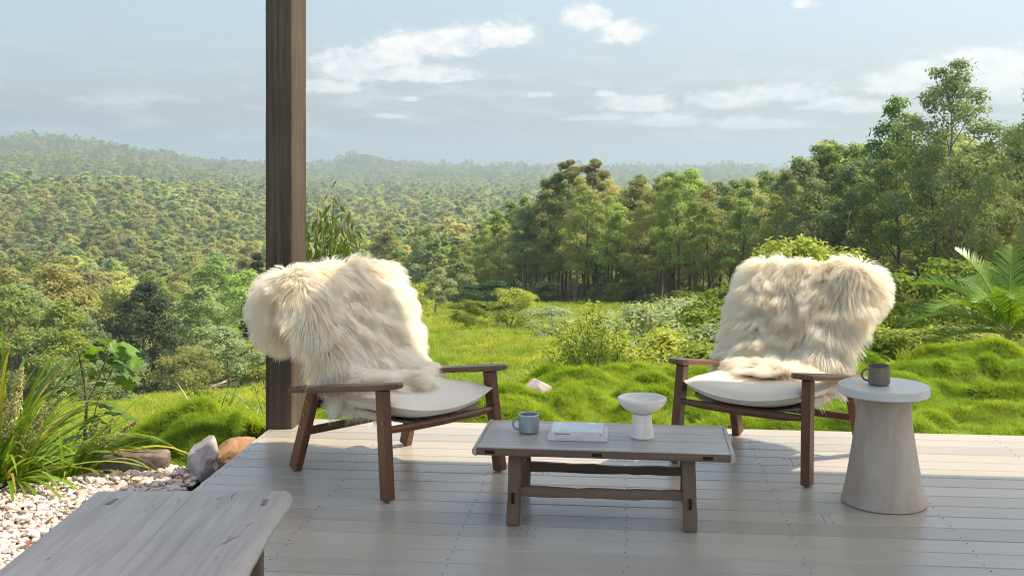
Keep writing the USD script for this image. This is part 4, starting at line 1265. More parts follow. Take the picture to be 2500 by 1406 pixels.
for i, (f, b) in enumerate([('khaki', BARK_PALE), ('gum_grey', BARK_DARK), ('khaki', BARK_PALE), ('gum', BARK_DARK), ('gum_dark', BARK_DARK)]):
    MID.append(tree_meshes('mid_%d' % i, 16.0, 0.22, 4.8, 13, 1500, 0.66, 400 + i, b, LF[f], umbrella=0.8, sub=2, upbias=1.1))
FAR = []
for i, (f, b) in enumerate([('khaki', BARK_PALE), ('gum_grey', BARK_DARK), ('gum', BARK_DARK)]):
    FAR.append(tree_meshes('far_%d' % i, 16.0, 0.15, 5.4, 9, 420, 1.25, 420 + i, b, LF[f], umbrella=0.9, sub=2, upbias=1.2)[1:])


def forest(name, sel, groups, label):
    """one mass of trees too many and too far to count; prototypes carry trunk and crown"""
    p = UsdGeom.PointInstancer.Define(stage, path_of(None, name))
    rel = p.CreatePrototypesRel()
    for k, meshes in enumerate(groups):
        UsdGeom.Xform.Define(stage, '%s/sort_%d' % (p.GetPath(), k))
        for q, (m, mat) in enumerate(meshes):
            usdkit.mesh(stage, '%s/sort_%d/%s' % (p.GetPath(), k, 'crown' if q == len(meshes) - 1 else 'trunk'), m, mat)
        rel.AddTarget('%s/sort_%d' % (p.GetPath(), k))
    n = len(sel)
    p.CreatePositionsAttr(Vt.Vec3fArray.FromNumpy(np.stack([x[sel], y[sel], z[sel] - 0.3], -1).astype(np.float32)))
    q = yaw_quat(gt.random(n) * 6.28)
    p.CreateOrientationsAttr(Vt.QuathArray.FromNumpy(np.ascontiguousarray(np.c_[q[:, 1:], q[:, 0]].astype(np.float16))))
    sx = scale[sel] * gt.uniform(0.9, 1.2, n)
    p.CreateScalesAttr(Vt.Vec3fArray.FromNumpy(np.stack([sx, sx, scale[sel]], -1).astype(np.float32)))
    pr = np.array([0.40, 0.20, 0.26, 0.10, 0.04][:len(groups)]); pr /= pr.sum()
    p.CreateProtoIndicesAttr(Vt.IntArray.FromNumpy(gt.choice(len(groups), n, p=pr).astype(np.int32)))
    return tag(p.GetPrim(), label, 'forest', None, 'stuff')


forest('valley_forest', rest[dd[rest] < 800], MID, 'olive forest canopy filling the valley beyond the nearest trees')
forest('far_forest', rest[dd[rest] >= 800], FAR, 'hazy far forest canopy reaching to the hills and the plain')

# ------------------------------------------------------------------ sheepskins
WOOL = M('wool', {'g': ('geometry', {}), 'n': ('noise_texture', {'scale': 9.0, 'detail': 3.0}), 'r': ('rgb_ramp', {'ramp': [(0.30, (0.97, 0.89, 0.745)), (0.55, (0.98, 0.935, 0.84)), (0.75, (0.985, 0.96, 0.90))]}),
                  'd': ('diffuse_bsdf', {}), 't': ('translucent_bsdf', {}), 'm': ('mix_closure', {'fac': 0.52})},
         [('g.position', 'n.vector'), ('n.fac', 'r.fac'), ('r.color', 'd.color'), ('r.color', 't.color'), ('d.BSDF', 'm.closure1'), ('t.BSDF', 'm.closure2')], surface='m.closure')
HIDE = plain('hide', (0.90, 0.83, 0.70), 0.9, 0.1, 0.05, 6.0)


def sheepskin(name, label, loc, ang, seed, nhair, shape):
    """a hide draped over the chair's back and down onto its seat, with long clumped wool"""
    g = np.random.default_rng(seed)
    prof = smooth_profile(shape['profile'])
    seg = np.r_[0, np.cumsum(np.linalg.norm(np.diff(prof, axis=0), axis=1))]
    s = np.linspace(0, seg[-1], 70)
    U, Z = np.interp(s, seg, prof[:, 0]), np.interp(s, seg, prof[:, 1])
    a = s / seg[-1]
    hl = np.interp(a, *shape['left']); hr = np.interp(a, *shape['right'])
    t = np.linspace(-1, 1, 50)
    V = np.where(t[None] > 0, t[None] * hl[:, None], t[None] * hr[:, None])
    # edges curl back and sag
    back = np.stack([-np.gradient(Z), np.gradient(U)], -1); back = unit(back)          # outward normal in the u-z plane
    ed = np.clip(np.abs(t) - 0.70, 0, 1)[None] / 0.30
    curl = 0.06 * ed ** 2
    nz = 0.030 * (meshkit.fbm(np.stack([U[:, None] * 7 + 0 * V, V * 7, Z[:, None] * 7 + 0 * V], -1) + seed, 3, seed) - 0.5)
    PU = U[:, None] + back[:, 0][:, None] * (nz - curl)
    PZ = Z[:, None] + back[:, 1][:, None] * (nz - curl)
    P = np.stack([PU, V, PZ], -1)
    meshes = [grid_mesh(P)]
    fn, fc = meshes[0].face_normals, meshes[0].triangles_center
    if (fn * (fc - np.array([-0.42, 0, 0.40]))).sum() < 0:         # wool grows away from the chair
        meshes[0].invert()
    for c, r in shape.get('folds', []):
        e = trimesh.creation.icosphere(3)
        e.vertices = e.vertices * r + c
        meshes.append(e)
    hide = cat(meshes)
    p = thing(name, label, 'sheepskin', loc, ang)
    obj('hide', hide, HIDE, p, smooth=True)
    area = np.concatenate([m.area_faces for m in meshes])
    pts, fi = trimesh.sample.sample_surface(hide, nhair, seed=seed)
    N = hide.face_normals[fi]
    down = np.array([0.0, 0, -1.0])
    comb = unit(down - N * (N @ down)[:, None] + np.array([0.25, 0, 0]) * (N[:, 2:3] > 0.5) + 1e-3)
    q = pts * 6.0
    sw = np.stack([meshkit.noise(q + k * 17.3, seed + k) - 0.5 for k in range(3)], -1)
    q2 = pts * 17.0
    sw2 = np.stack([meshkit.noise(q2 + k * 9.1, seed + 5 + k) - 0.5 for k in range(3)], -1)
    L = 0.120 * g.uniform(0.65, 1.3, nhair) * (0.8 + 0.5 * meshkit.noise(pts * 5.0, seed + 9))
    vmax = np.where(pts[:, 1] > 0, hl.max(), hr.max())
    side = np.zeros((nhair, 3)); side[:, 1] = np.sign(pts[:, 1]) * 1.1 * np.clip(np.abs(pts[:, 1]) / vmax - 0.70, 0, 1) / 0.30
    front = np.zeros((nhair, 3)); front[:, 0] = 1.2 * np.clip((pts[:, 0] - (U.max() - 0.09)) / 0.09, 0, 1)
    dirn = unit(N * 0.88 + comb * 0.50 + side + front + sw * 1.0 + sw2 * 0.5 + g.normal(0, 0.13, (nhair, 3)))
    K = 4
    tt = np.linspace(0, 1, K)
    curl_dir = unit(comb + sw2 * 1.6 + side * 0.5 + np.array([0, 0, -0.45]))
    H = pts[:, None] - N[:, None] * 0.004 + dirn[:, None] * (L[:, None] * (tt - 0.30 * tt ** 2))[..., None] + curl_dir[:, None] * (L[:, None] * 0.42 * tt ** 2)[..., None]
    # locks: tips gather
    nc = nhair // 30
    ci = g.choice(nhair, nc, replace=False)
    _, own = cKDTree(pts[ci]).query(pts)
    tip = ci[own]
    w = (0.24 * tt ** 1.4)[None, :, None] * g.uniform(0.55, 1.05, nhair)[:, None, None]
    near = H[tip] + (pts - pts[tip])[:, None] * 0.25
    H = H * (1 - w) + near * w
    H += g.normal(0, 0.0022, H.shape) * tt[None, :, None]
    c = UsdGeom.BasisCurves.Define(stage, path_of(p, 'fleece'))
    c.CreateTypeAttr('linear')
    c.CreateCurveVertexCountsAttr(Vt.IntArray.FromNumpy(np.full(nhair, K, np.int32)))
    c.CreatePointsAttr(Vt.Vec3fArray.FromNumpy(np.ascontiguousarray(H.reshape(-1, 3), np.float32)))
    wd = np.outer(g.uniform(0.0012, 0.0022, nhair), np.interp(tt, [0, 0.6, 1], [1.0, 0.9, 0.25])).ravel()
    c.CreateWidthsAttr(Vt.FloatArray.FromNumpy(wd.astype(np.float32)))
    c.SetWidthsInterpolation('vertex')
    UsdShade.MaterialBindingAPI.Apply(c.GetPrim()).Bind(WOOL)
    tag(c.GetPrim(), kind='stuff')
    return p


NH = 60000
sheepskin('sheepskin', 'long-haired cream sheepskin over the left armchair, a fold hanging behind its corner', CH1, CH1A, 31, NH, {
    'profile': [(-0.550, 0.58), (-0.550, 0.80), (-0.525, 0.915), (-0.455, 0.935), (-0.380, 0.86), (-0.268, 0.64), (-0.170, 0.475), (-0.10, 0.430), (0.00, 0.416), (0.085, 0.410)],
    'left': ([0, 0.25, 0.33, 0.45, 0.62, 0.78, 0.9, 1.0], [0.24, 0.31, 0.325, 0.32, 0.305, 0.27, 0.24, 0.14]),
    'right': ([0, 0.25, 0.33, 0.45, 0.62, 0.78, 0.9, 1.0], [0.28, 0.36, 0.375, 0.36, 0.325, 0.265, 0.24, 0.15]),
    'folds': [(np.array([-0.535, -0.290, 0.755]), np.array([0.045, 0.060, 0.120])), (np.array([-0.50, -0.28, 0.845]), np.array([0.05, 0.06, 0.060]))]})
sheepskin('sheepskin', 'cream sheepskin with tousled wool over the right armchair, its tail lying on the seat', CH2, CH2A, 47, NH, {
    'profile': [(-0.545, 0.66), (-0.545, 0.82), (-0.520, 0.915), (-0.455, 0.935), (-0.380, 0.86), (-0.268, 0.64), (-0.180, 0.480), (-0.12, 0.432), (-0.03, 0.420), (0.05, 0.412)],
    'left': ([0, 0.2, 0.33, 0.45, 0.62, 0.78, 0.9, 1.0], [0.28, 0.325, 0.335, 0.325, 0.295, 0.25, 0.22, 0.10]),
    'right': ([0, 0.2, 0.33, 0.45, 0.62, 0.78, 0.9, 1.0], [0.26, 0.32, 0.325, 0.325, 0.32, 0.30, 0.23, 0.10]),
    'folds': [(np.array([-0.50, 0.27, 0.83]), np.array([0.055, 0.06, 0.09]))]})

# ------------------------------------------------------------------ pebbles, rocks, edging
gp = np.random.default_rng(77)
PEB = M('pebble', {'oi': ('object_info', {}), 'tc': ('texture_coordinate', {}), 'nz': ('noise_texture', {'scale': 60.0, 'detail': 4.0}),
                   'r': ('rgb_ramp', {'ramp': [(0.0, (0.36, 0.27, 0.21)), (0.2, (0.54, 0.415, 0.345)), (0.55, (0.63, 0.52, 0.45)), (0.85, (0.67, 0.585, 0.525)), (0.96, (0.34, 0.25, 0.19)), (1.0, (0.26, 0.18, 0.13))]}),
                   'v': ('map_range', {'to_min': 0.82, 'to_max': 1.12}), 'hv': ('hsv', {}), 'p': ('principled_bsdf', {'roughness': 0.6, 'specular_ior_level': 0.3})},
         [('oi.random', 'r.fac'), ('r.color', 'hv.color'), ('tc.object', 'nz.vector'), ('nz.fac', 'v.value'), ('v.result', 'hv.value'), ('hv.color', 'p.base_color')])


def pebble(seed):
    g = np.random.default_rng(seed)
    m = trimesh.creation.icosphere(2)
    v = m.vertices * (1 + 0.35 * (meshkit.noise(m.vertices * 1.3 + seed, seed)[:, None] - 0.5) + 0.12 * (meshkit.noise(m.vertices * 2.9 + seed, seed + 1)[:, None] - 0.5))
    m.vertices = v * [1.0, g.uniform(0.62, 0.9), g.uniform(0.40, 0.62)]
    return m


def rand_quat(n, g, tilt):
    from scipy.spatial.transform import Rotation
    r = Rotation.from_euler('zx', np.c_[g.random(n) * 6.28, g.normal(0, tilt, n)])
    r = Rotation.from_euler('z', g.random(n) * 6.28) * r
    q = r.as_quat()
    return np.c_[q[:, 3], q[:, :3]]


n = 27000
gx = gp.uniform(-3.4, -1.28, n * 2); gy = gp.uniform(2.6, 6.0, n * 2)
keep = (in_gravel(gx, gy) > 0.35) & (gp.random(2 * n) < 0.35 + 0.65 * smoothstep(3.0, 4.0, gy))
gx, gy = gx[keep][:n], gy[keep][:n]
left_edge = np.interp(gy, [2.6, 4.965, 6.089], [-1.60, -1.428, -1.346])
m_ = gx < left_edge - 0.005
gx, gy = gx[m_], gy[m_]
gz = land(gx, gy) + gp.uniform(-0.004, 0.030, len(gx))
instancer('gravel', [(pebble(k), PEB, True) for k in range(7)], np.stack([gx, gy, gz], -1), rand_quat(len(gx), gp, 0.35),
          gp.lognormal(math.log(0.0128), 0.36, len(gx)).clip(0.006, 0.032), gp.integers(0, 7, len(gx)), label='bed of rounded white and pinkish pebbles left of the deck', cat='gravel')


def rock(name, label, c, size, seed, mat, rot=0.0, sub=4, rough=0.35):
    m = trimesh.creation.icosphere(sub)
    v = m.vertices.copy()
    d = 1 + rough * (meshkit.noise(v * 1.4 + seed, seed) - 0.5) * 1.5 + 0.5 * rough * (meshkit.fbm(v * 3.3 + seed, 4, seed + 1) - 0.5)
    v = v * d[:, None]
    g = np.random.default_rng(seed + 50)
    for _ in range(16):
        q = unit(g.normal(0, 1, 3)); o = g.uniform(0.62, 0.92)
        v = v - np.maximum(v @ q - o, 0)[:, None] * q * 0.9
    v = v * np.asarray(size)
    c_, s_ = math.cos(rot), math.sin(rot)
    v = np.stack([v[:, 0] * c_ - v[:, 1] * s_, v[:, 0] * s_ + v[:, 1] * c_, v[:, 2]], -1)
    m.vertices = v + c
    return obj(name, m, mat, smooth=True, label=label, cat='rock')


ROCK1 = plain('granite', (0.50, 0.44, 0.42), 0.85, 0.2, 0.2, 14.0, bump=0.8, bscale=60.0, dark=(0.24, 0.205, 0.195), detail=8.0)
ROCK2 = plain('sandstone', (0.42, 0.25, 0.15), 0.85, 0.2, 0.2, 9.0, bump=0.8, bscale=60.0, dark=(0.22, 0.115, 0.06), detail=7.0)
ROCK3 = plain('old_concrete', (0.25, 0.19, 0.15), 0.9, 0.15, 0.2, 11.0, bump=0.9, bscale=50.0, dark=(0.08, 0.055, 0.042), detail=8.0)
rock('rock', 'rounded grey-pink boulder at the edge of the gravel between grass bank and deck', (-1.590, 5.70, -0.065), (0.082, 0.125, 0.115), 3, ROCK1, 0.5, rough=0.55)
rock('rock', 'reddish brown flat rock against the left side of the deck', (-1.490, 5.88, -0.085), (0.075, 0.24, 0.095), 9, ROCK2, -0.25, rough=0.5)
rock('rock', 'low pale buried stone at the gravel edge beside the strappy plant', (-2.47, 5.46, -0.155), (0.20, 0.10, 0.05), 12, plain('buff_stone', (0.42, 0.31, 0.25), 0.9, 0.15, 0.15, 8.0, bump=0.6, bscale=50.0, dark=(0.28, 0.19, 0.14)), 0.1)
rock('rock', 'small pink boulder at the far edge of the lawn, right of the left armchair', (0.185, 8.15, -0.215), (0.14, 0.12, 0.11), 21, ROCK1, 0.3)
rock('rock', 'little flat pale stone on the lawn edge beside the pink boulder', (0.40, 8.22, -0.18), (0.07, 0.06, 0.03), 25, ROCK1, 0.3, sub=3)


def edging():
    n, k = 24, 10
    V, f = [], []
    a = np.arange(k) * 2 * np.pi / k + 0.3
    sec = np.stack([np.sign(np.cos(a)) * np.abs(np.cos(a)) ** 0.5, np.sign(np.sin(a)) * np.abs(np.sin(a)) ** 0.5], -1)
    for i in range(n):
        x = -0.17 + 0.34 * i / (n - 1)
        e = 1 - 0.25 * max(abs(x) / 0.17 - 0.9, 0) / 0.1
        for q, (cy, cz) in enumerate(sec):
            w = meshkit.fbm(np.array([[x * 14, cy * 2.0, cz * 2.0]]), 4, 3)[0] - 0.5
            V.append((x, cy * 0.062 * e + w * 0.012, cz * 0.056 * e + w * 0.016))
    for i in range(n - 1):
        for q in range(k):
            r = (q + 1) % k
            f += [[i * k + q, i * k + r, (i + 1) * k + r], [i * k + q, (i + 1) * k + r, (i + 1) * k + q]]
    V += [(-0.17, 0, 0), (0.17, 0, 0)]
    for q in range(k):
        r = (q + 1) % k
        f += [[n * k, r, q], [n * k + 1, (n - 1) * k + q, (n - 1) * k + r]]
    m = trimesh.Trimesh(V, f, process=False); m.fix_normals()
    t = thing('edging_stone', 'long weathered brown block edging the gravel below the grass bank', 'edging stone', (-1.965, 5.775, -0.095), 0.10)
    obj('block', m, ROCK3, t, smooth=40)


edging()
DRY = leaf('dry_leaf', (0.20, 0.085, 0.035), (0.42, 0.22, 0.10), 0.15, vary=0.2, tint=(1.1, 1.0, 0.8))
places = [(205, 1235, 'beside the bench table edge'), (330, 1180, 'in the middle of the pebbles'), (455, 1166, 'under the boulder'), (430, 1158, 'left of the boulder'), (120, 1268, 'at the far left of the pebbles'), (300, 1150, 'by the edging block'), (480, 1172, 'next to the deck side'), (70, 1330, 'low at the left edge of the view')]
for k, (px, py, lab) in enumerate(places):
    q = at(px, py, -0.11)
    z = float(land(q[0], q[1])) + 0.042
    L, W = gp.uniform(0.045, 0.075), gp.uniform(0.014, 0.024)
    P = np.zeros((9, 3, 3))
    for i in range(9):
        a = i / 8
        w = W * math.sin(math.pi * min(max(a, 0.03), 0.97)) ** 0.8
        for j in range(3):
            P[i, j] = ((a - 0.5) * L, (j - 1) * w / 2, 0.010 * math.sin(a * 3 + k) + 0.35 * abs(j - 1) * w / 2)
    t = thing('dry_leaf', 'curled brown fallen leaf lying ' + lab, 'leaf', (q[0], q[1], z), gp.random() * 6.28, 'fallen leaves on the pebbles')
    obj('blade', grid_mesh(P), DRY, t, smooth=True)

# ------------------------------------------------------------------ lawn
gl = np.random.default_rng(88)


def tuft(seed, n, h, w, spread, lean, nseg=3):
    g = np.random.default_rng(seed)
    V, f = [], []
    for k in range(n):
        a = g.random() * 6.28
        r = spread * math.sqrt(g.random())
        b = np.array([r * math.cos(a), r * math.sin(a), -0.01])
        az = a + g.normal(0, 0.9)
        L = h * g.uniform(0.55, 1.25)
        out = np.array([math.cos(az), math.sin(az), 0])
        side = np.array([-out[1], out[0], 0])
        bend = g.uniform(0.25, 1.0) * lean
        i0 = len(V)
        for i in range(nseg + 1):
            t = i / nseg
            p = b + np.array([0, 0, 1]) * L * (t - 0.35 * bend * t * t) + out * L * bend * t ** 1.6
            ww = w * (1 - 0.88 * t)
            V += [p - side * ww / 2, p + side * ww / 2]
        for i in range(nseg):
            q = i0 + 2 * i
            f += [[q, q + 1, q + 3], [q, q + 3, q + 2]]
    return trimesh.Trimesh(np.array(V), f, process=False)


GRASS = leaf('leaf_lawn', (0.250, 0.350, 0.026), (0.620, 0.680, 0.090), 0.50, vary=0.26, rough=0.6, tint=(1.2, 1.25, 0.5), patch=(1.3, (0.66, 0.80, 0.6)))
n = 26000
lx = gl.uniform(-3.2, 6.2, 3 * n); ly = gl.uniform(5.7, 11.0, 3 * n)
r_ = np.hypot(lx, ly); e_ = np.interp(np.clip(lx / ly, -1.2, 1.2), *EDGE)
deck_back = 6.232 - 0.1015 * (lx - 0.0) + 0.012
keep = (r_ < e_ + 0.55) & (np.abs(lx / ly) < 0.52) & (in_gravel(lx, ly) < 0.25)
keep &= np.where(lx > -1.42, ly > deck_back, True)
keep &= ~((lx < -1.30) & (ly < 5.85)) & ~((lx < -1.5) & (ly < 6.0) & (lx > -2.2) & (gl.random(3 * n) < 0.5))
lx, ly = lx[keep][:n], ly[keep][:n]
lz = land(lx, ly)
eps = 0.03
nx_, ny_ = -(land(lx + eps, ly) - land(lx - eps, ly)) / (2 * eps), -(land(lx, ly + eps) - land(lx, ly - eps)) / (2 * eps)
up = unit(np.stack([nx_ * 1.1, ny_ * 1.1, np.ones_like(lx)], -1))
h_ang = meshkit.noise(np.stack([lx * 1.7, ly * 1.7, 0 * lx], -1), 6) * 9.0 + gl.normal(0, 0.5, len(lx))
xa = np.stack([np.cos(h_ang), np.sin(h_ang), 0 * lx], -1)
xa = unit(xa - up * (xa * up).sum(-1, keepdims=True))
ya = np.cross(up, xa)
instancer('lawn_grass', [(tuft(500 + k, 46, 0.045, 0.0036, 0.042, 1.15), GRASS, False) for k in range(6)], np.stack([lx, ly, lz], -1), quat_from(np.stack([xa, ya, up], -1)),
          gl.uniform(0.75, 1.35, len(lx)), gl.integers(0, 6, len(lx)), label='bright green uncut hummocky lawn along the far edge of the deck', cat='grass')

# taller pasture grass
PAST = leaf('leaf_pasture', (0.300, 0.350, 0.030), (0.660, 0.620, 0.110), 0.46, vary=0.22, rough=0.7, tint=(1.2, 1.2, 0.5), patch=(0.16, (0.58, 0.80, 0.55)))
n = 17000
dd_ = np.exp(gl.uniform(math.log(8.0), math.log(150.0), 2 * n)); tx_ = gl.uniform(-0.5, 0.5, 2 * n)
keep = (np.hypot(tx_ * dd_, dd_) > np.interp(tx_, *EDGE) + 0.3)
dd_, tx_ = dd_[keep][:n], tx_[keep][:n]
px_, py_ = tx_ * dd_, dd_
pz_ = land(px_, py_)
sc_ = np.interp(dd_, [8, 20, 60, 150], [0.55, 0.9, 1.6, 2.6]) * gl.uniform(0.6, 1.4, len(dd_)) * (0.7 + 0.6 * meshkit.noise(np.stack([px_ / 3, py_ / 3, 0 * px_], -1), 4))
instancer('pasture_grass', [(tuft(520 + k, 34, 0.20, 0.017, 0.22, 1.25), PAST, False) for k in range(5)], np.stack([px_, py_, pz_], -1), yaw_quat(gl.random(len(px_)) * 6.28), sc_,
          gl.integers(0, 5, len(px_)), label='long yellow-green grass covering the pasture slope', cat='grass')

# ------------------------------------------------------------------ garden plants near the deck
gq = np.random.default_rng(99)


def blade_mesh(base, az, L, w, e0, droop, g, nseg=9, fold=0.30):
    """a strap leaf: arching strip with a V section"""
    out = np.array([math.cos(az), math.sin(az), 0]); side = np.array([-out[1], out[0], 0])
    P = np.zeros((nseg + 1, 3, 3)); p = np.array(base, float); e = e0
    tw = g.normal(0, 0.25)
    for i in range(nseg + 1):
        t = i / nseg
        d = out * math.cos(e) + np.array([0, 0, 1]) * math.sin(e)
        nrm = np.cross(side, d) * -1
        ww = w * (0.55 + 0.45 * min(t * 5, 1)) * (1 - t ** 2.2) ** 0.8 + 0.0004
        s2 = side * math.cos(tw * t) + nrm * math.sin(tw * t)
        for j in (-1, 0, 1):
            P[i, j + 1] = p + s2 * j * ww / 2 + nrm * abs(j) * ww * fold * 0.5
        p = p + d * L / nseg
        e -= droop * (0.5 + 1.4 * t) / nseg
    return grid_mesh(P)


STRAP = leaf('leaf_strap', (0.130, 0.235, 0.022), (0.440, 0.530, 0.080), 0.40, rough=0.35, spec=0.5, vary=0.3)
STRAP_DRY = leaf('leaf_strap_yellow', (0.36, 0.30, 0.05), (0.50, 0.44, 0.10), 0.35, rough=0.4)
FLOWER = leaf('flower_cream', (0.50, 0.47, 0.22), (0.66, 0.62, 0.36), 0.3, rough=0.7, tint=(1.1, 1.1, 0.8))


def strap_plant(label, x, y, nb, L, w, seed, e_rng=(0.5, 1.45), az_rng=(0, 6.28), flowers=0, spread=0.10, droop=(0.7, 1.7), z=None):
    g = np.random.default_rng(seed)
    z0 = float(land(x, y)) - 0.02 if z is None else z
    t = thing('strap_plant', label, 'plant', (x, y, z0))
    for k in range(nb):
        az = g.uniform(*az_rng); r = spread * math.sqrt(g.random())
        b = (r * math.cos(az), r * math.sin(az), 0)
        obj('blade', blade_mesh(b, az + g.normal(0, 0.3), L * g.uniform(0.55, 1.15), w * g.uniform(0.7, 1.2), g.uniform(*e_rng), g.uniform(*droop), g), STRAP_DRY if g.random() < 0.13 else STRAP, t, smooth=True)
    for k in range(flowers):
        az = g.uniform(*az_rng); e = g.uniform(0.7, 1.35)
        hgt = L * g.uniform(0.55, 0.85)
        d = np.array([math.cos(az) * math.cos(e), math.sin(az) * math.cos(e), math.sin(e)])
        tip = d * hgt
        fs = obj('flower_spike', tube([np.zeros(3), tip * 0.5 + [0, 0, 0.02], tip], [0.004, 0.0035, 0.002], 6), STRAP, t, smooth=True)
        n = 150
        u = g.random(n)
        C = tip * (0.58 + 0.42 * u)[:, None] + unit(g.normal(0, 1, (n, 3))) * (0.050 * (1.05 - u) * g.random(n) ** 0.5 + 0.006)[:, None]
        obj('blossom', diamonds(C, g.normal(0, 1, (n, 3)), g.normal(0, 1, (n, 3)), 0.016 * g.uniform(0.7, 1.3, n), 0.013, 0.5), FLOWER, fs, kind='stuff')
    return t


strap_plant('large strappy clump with cream flower spikes at the left edge of the view', -2.62, 5.62, 110, 0.80, 0.024, 1, az_rng=(-1.4, 2.2), e_rng=(0.25, 1.5), flowers=8, spread=0.14)
strap_plant('second strappy clump arching over the pebbles, right of the largest clump', -2.36, 5.80, 70, 0.62, 0.020, 2, az_rng=(-1.3, 1.2), e_rng=(0.15, 1.2), flowers=3, spread=0.10)
strap_plant('upright strappy plant with long pointed blades behind the largest clump', -2.80, 6.00, 26, 0.85, 0.030, 3, e_rng=(1.0, 1.5), droop=(0.1, 0.5))
strap_plant('thin upright strappy tuft behind the grass bank, left of the post', -1.93, 7.15, 34, 0.52, 0.020, 4, e_rng=(0.8, 1.5), droop=(0.3, 1.0), z=-0.42)
strap_plant('strappy tuft with fine cream flowers right behind the grass bank', -1.66, 7.5, 34, 0.45, 0.016, 5, e_rng=(0.7, 1.45), flowers=2, z=-0.42)
strap_plant('dark green strappy rosette on the bank just left of the post', -1.62, 8.2, 60, 0.36, 0.022, 6, e_rng=(0.4, 1.35), droop=(0.4, 1.1), z=-0.46)
strap_plant('small dark strappy rosette beside the post, at its left face', -1.42, 8.0, 40, 0.30, 0.020, 7, e_rng=(0.5, 1.4), droop=(0.4, 1.1), z=-0.40)
strap_plant('tiny upright seedling with few light leaves among the pebbles', -1.82, 5.52, 9, 0.12, 0.020, 8, e_rng=(0.3, 1.3), droop=(0.4, 1.0))
fl = thing('flower_plant', 'low cream flower head at the bottom left corner of the plants', 'plant', (-2.62, 5.30, -0.14))
n = 900
C = unit(gq.normal(0, 1, (n, 3))) * (gq.random(n) ** 0.4)[:, None] * [0.09, 0.08, 0.10] + [0, 0, 0.10]
obj('blossom', diamonds(C, gq.normal(0, 1, (n, 3)), gq.normal(0, 1, (n, 3)), 0.016 * gq.uniform(0.6, 1.3, n), 0.013, 0.5), FLOWER, fl, kind='stuff')
obj('stem', cat([tube([(0, 0, 0), (dx, dy, 0.12)], [0.005, 0.003], 5) for dx, dy in gq.normal(0, 0.03, (5, 2))]), STRAP, fl)


def lobed_leaf(L, g):
    """a broad leaf with pointed lobes, creased along the midrib and curling down"""
    half = [(0.0, 0.02), (0.06, 0.16), (0.16, 0.36), (0.20, 0.40), (0.26, 0.26), (0.34, 0.27), (0.44, 0.46), (0.50, 0.48), (0.55, 0.27), (0.64, 0.22), (0.72, 0.31), (0.78, 0.30), (0.82, 0.15), (0.92, 0.08), (1.0, 0.0)]
    n = 26
    a = np.linspace(0, 1, n)
    hx, hy = np.array(half).T
    w = np.interp(a, hx, hy)
    P = np.zeros((n, 7, 3))
    for i in range(n):
        for j in range(7):
            s = (j - 3) / 3
            y = s * w[i]
            x = a[i] + 0.10 * abs(s) ** 1.5 * w[i]
            P[i, j] = (x, y, 0.28 * abs(y) * 0.8 - 0.42 * a[i] ** 2 - 0.5 * y * y + 0.03 * math.sin(9 * a[i] + 4 * s))
    return P * L


LOBE = leaf('leaf_lobed', (0.130, 0.230, 0.035), (0.360, 0.480, 0.090), 0.45, rough=0.45, spec=0.35, vary=0.2)
STEM = plain('stem_green_brown', (0.20, 0.16, 0.10), 0.7, 0.2, 0.2, 20.0)


def big_leaf_plant():
    D = 6.35
    base = np.array([(205 - CX) / FPX * D, D, 0.0]); base[2] = float(land(base[0], base[1])) - 0.05
    t = thing('big_leaf_plant', 'tall leggy plant with big lobed leaves rising behind the strappy clumps', 'plant', base)
    V = lambda px, py, dd=0.0: atd(px, py, D + dd) - base
    stems = [[(0, 0, 0), V(207, 1050), V(212, 985), V(205, 930), V(195, 880)], [V(209, 1040), V(213, 985, 0.02), V(232, 945, 0.05), V(258, 880, 0.08), V(268, 850, 0.08)], [V(209, 1075), V(228, 1020, -0.06), V(240, 975, -0.10)], [V(208, 1090), V(250, 1075, -0.05), V(272, 1045, -0.08)]]
    g = np.random.default_rng(17)
    for s_, rr in zip(stems, (0.0095, 0.007, 0.005, 0.005)):
        obj('stem', tube(np.array(s_), np.linspace(rr, rr * 0.5, len(s_)), 7), STEM, t, smooth=True)
    tips = [(155, 880, 0.12, 3.3), (180, 868, 0.11, 2.6), (213, 866, 0.10, 0.9), (185, 905, 0.10, 3.7), (225, 900, 0.10, 5.4), (160, 915, 0.10, 3.0), (195, 850, 0.08, 1.6), (240, 848, 0.12, 2.4), (262, 826, 0.13, 1.9), (285, 850, 0.13, 0.3), (318, 845, 0.12, -0.9),
            (285, 888, 0.14, -0.2), (312, 900, 0.15, -0.3), (300, 925, 0.13, -0.7), (255, 905, 0.10, 3.9), (270, 868, 0.10, 1.0), (330, 880, 0.10, -1.2), (180, 960, 0.09, 3.4), (250, 955, 0.10, 0.5), (235, 935, 0.09, 1.4), (165, 945, 0.09, 2.9),
            (262, 985, 0.16, 0.25), (285, 1005, 0.17, -0.15), (215, 1025, 0.12, 3.5), (255, 1030, 0.10, -0.4), (235, 1075, 0.13, -0.9), (180, 1065, 0.11, 3.6), (270, 1085, 0.12, -0.3), (205, 1100, 0.12, 4.4), (300, 1075, 0.10, 0.3), (160, 1090, 0.10, 3.2)]
    allst = np.vstack([np.array(s_)[1:] for s_ in stems])
    from scipy.spatial.transform import Rotation
    for (px, py, L, az) in tips:
        c = V(px, py, g.uniform(-0.12, 0.12))
        P = lobed_leaf(L * 1.15, g)
        R = Rotation.from_euler('xyz', [g.normal(0, 0.35), g.uniform(-0.35, 0.55), az]).as_matrix()
        Q = (P - [0.45 * L, 0, 0]) @ R.T + c
        lf = obj('leaf', grid_mesh(Q), LOBE, t, smooth=True)
        k = np.argmin(np.linalg.norm(allst - Q[0, 3], axis=1))
        mid = (allst[k] + Q[0, 3]) / 2 + [0, 0, 0.01]
        obj('leaf_stalk', tube([allst[k], mid, Q[0, 3]], 0.0022, 5), STEM, lf)


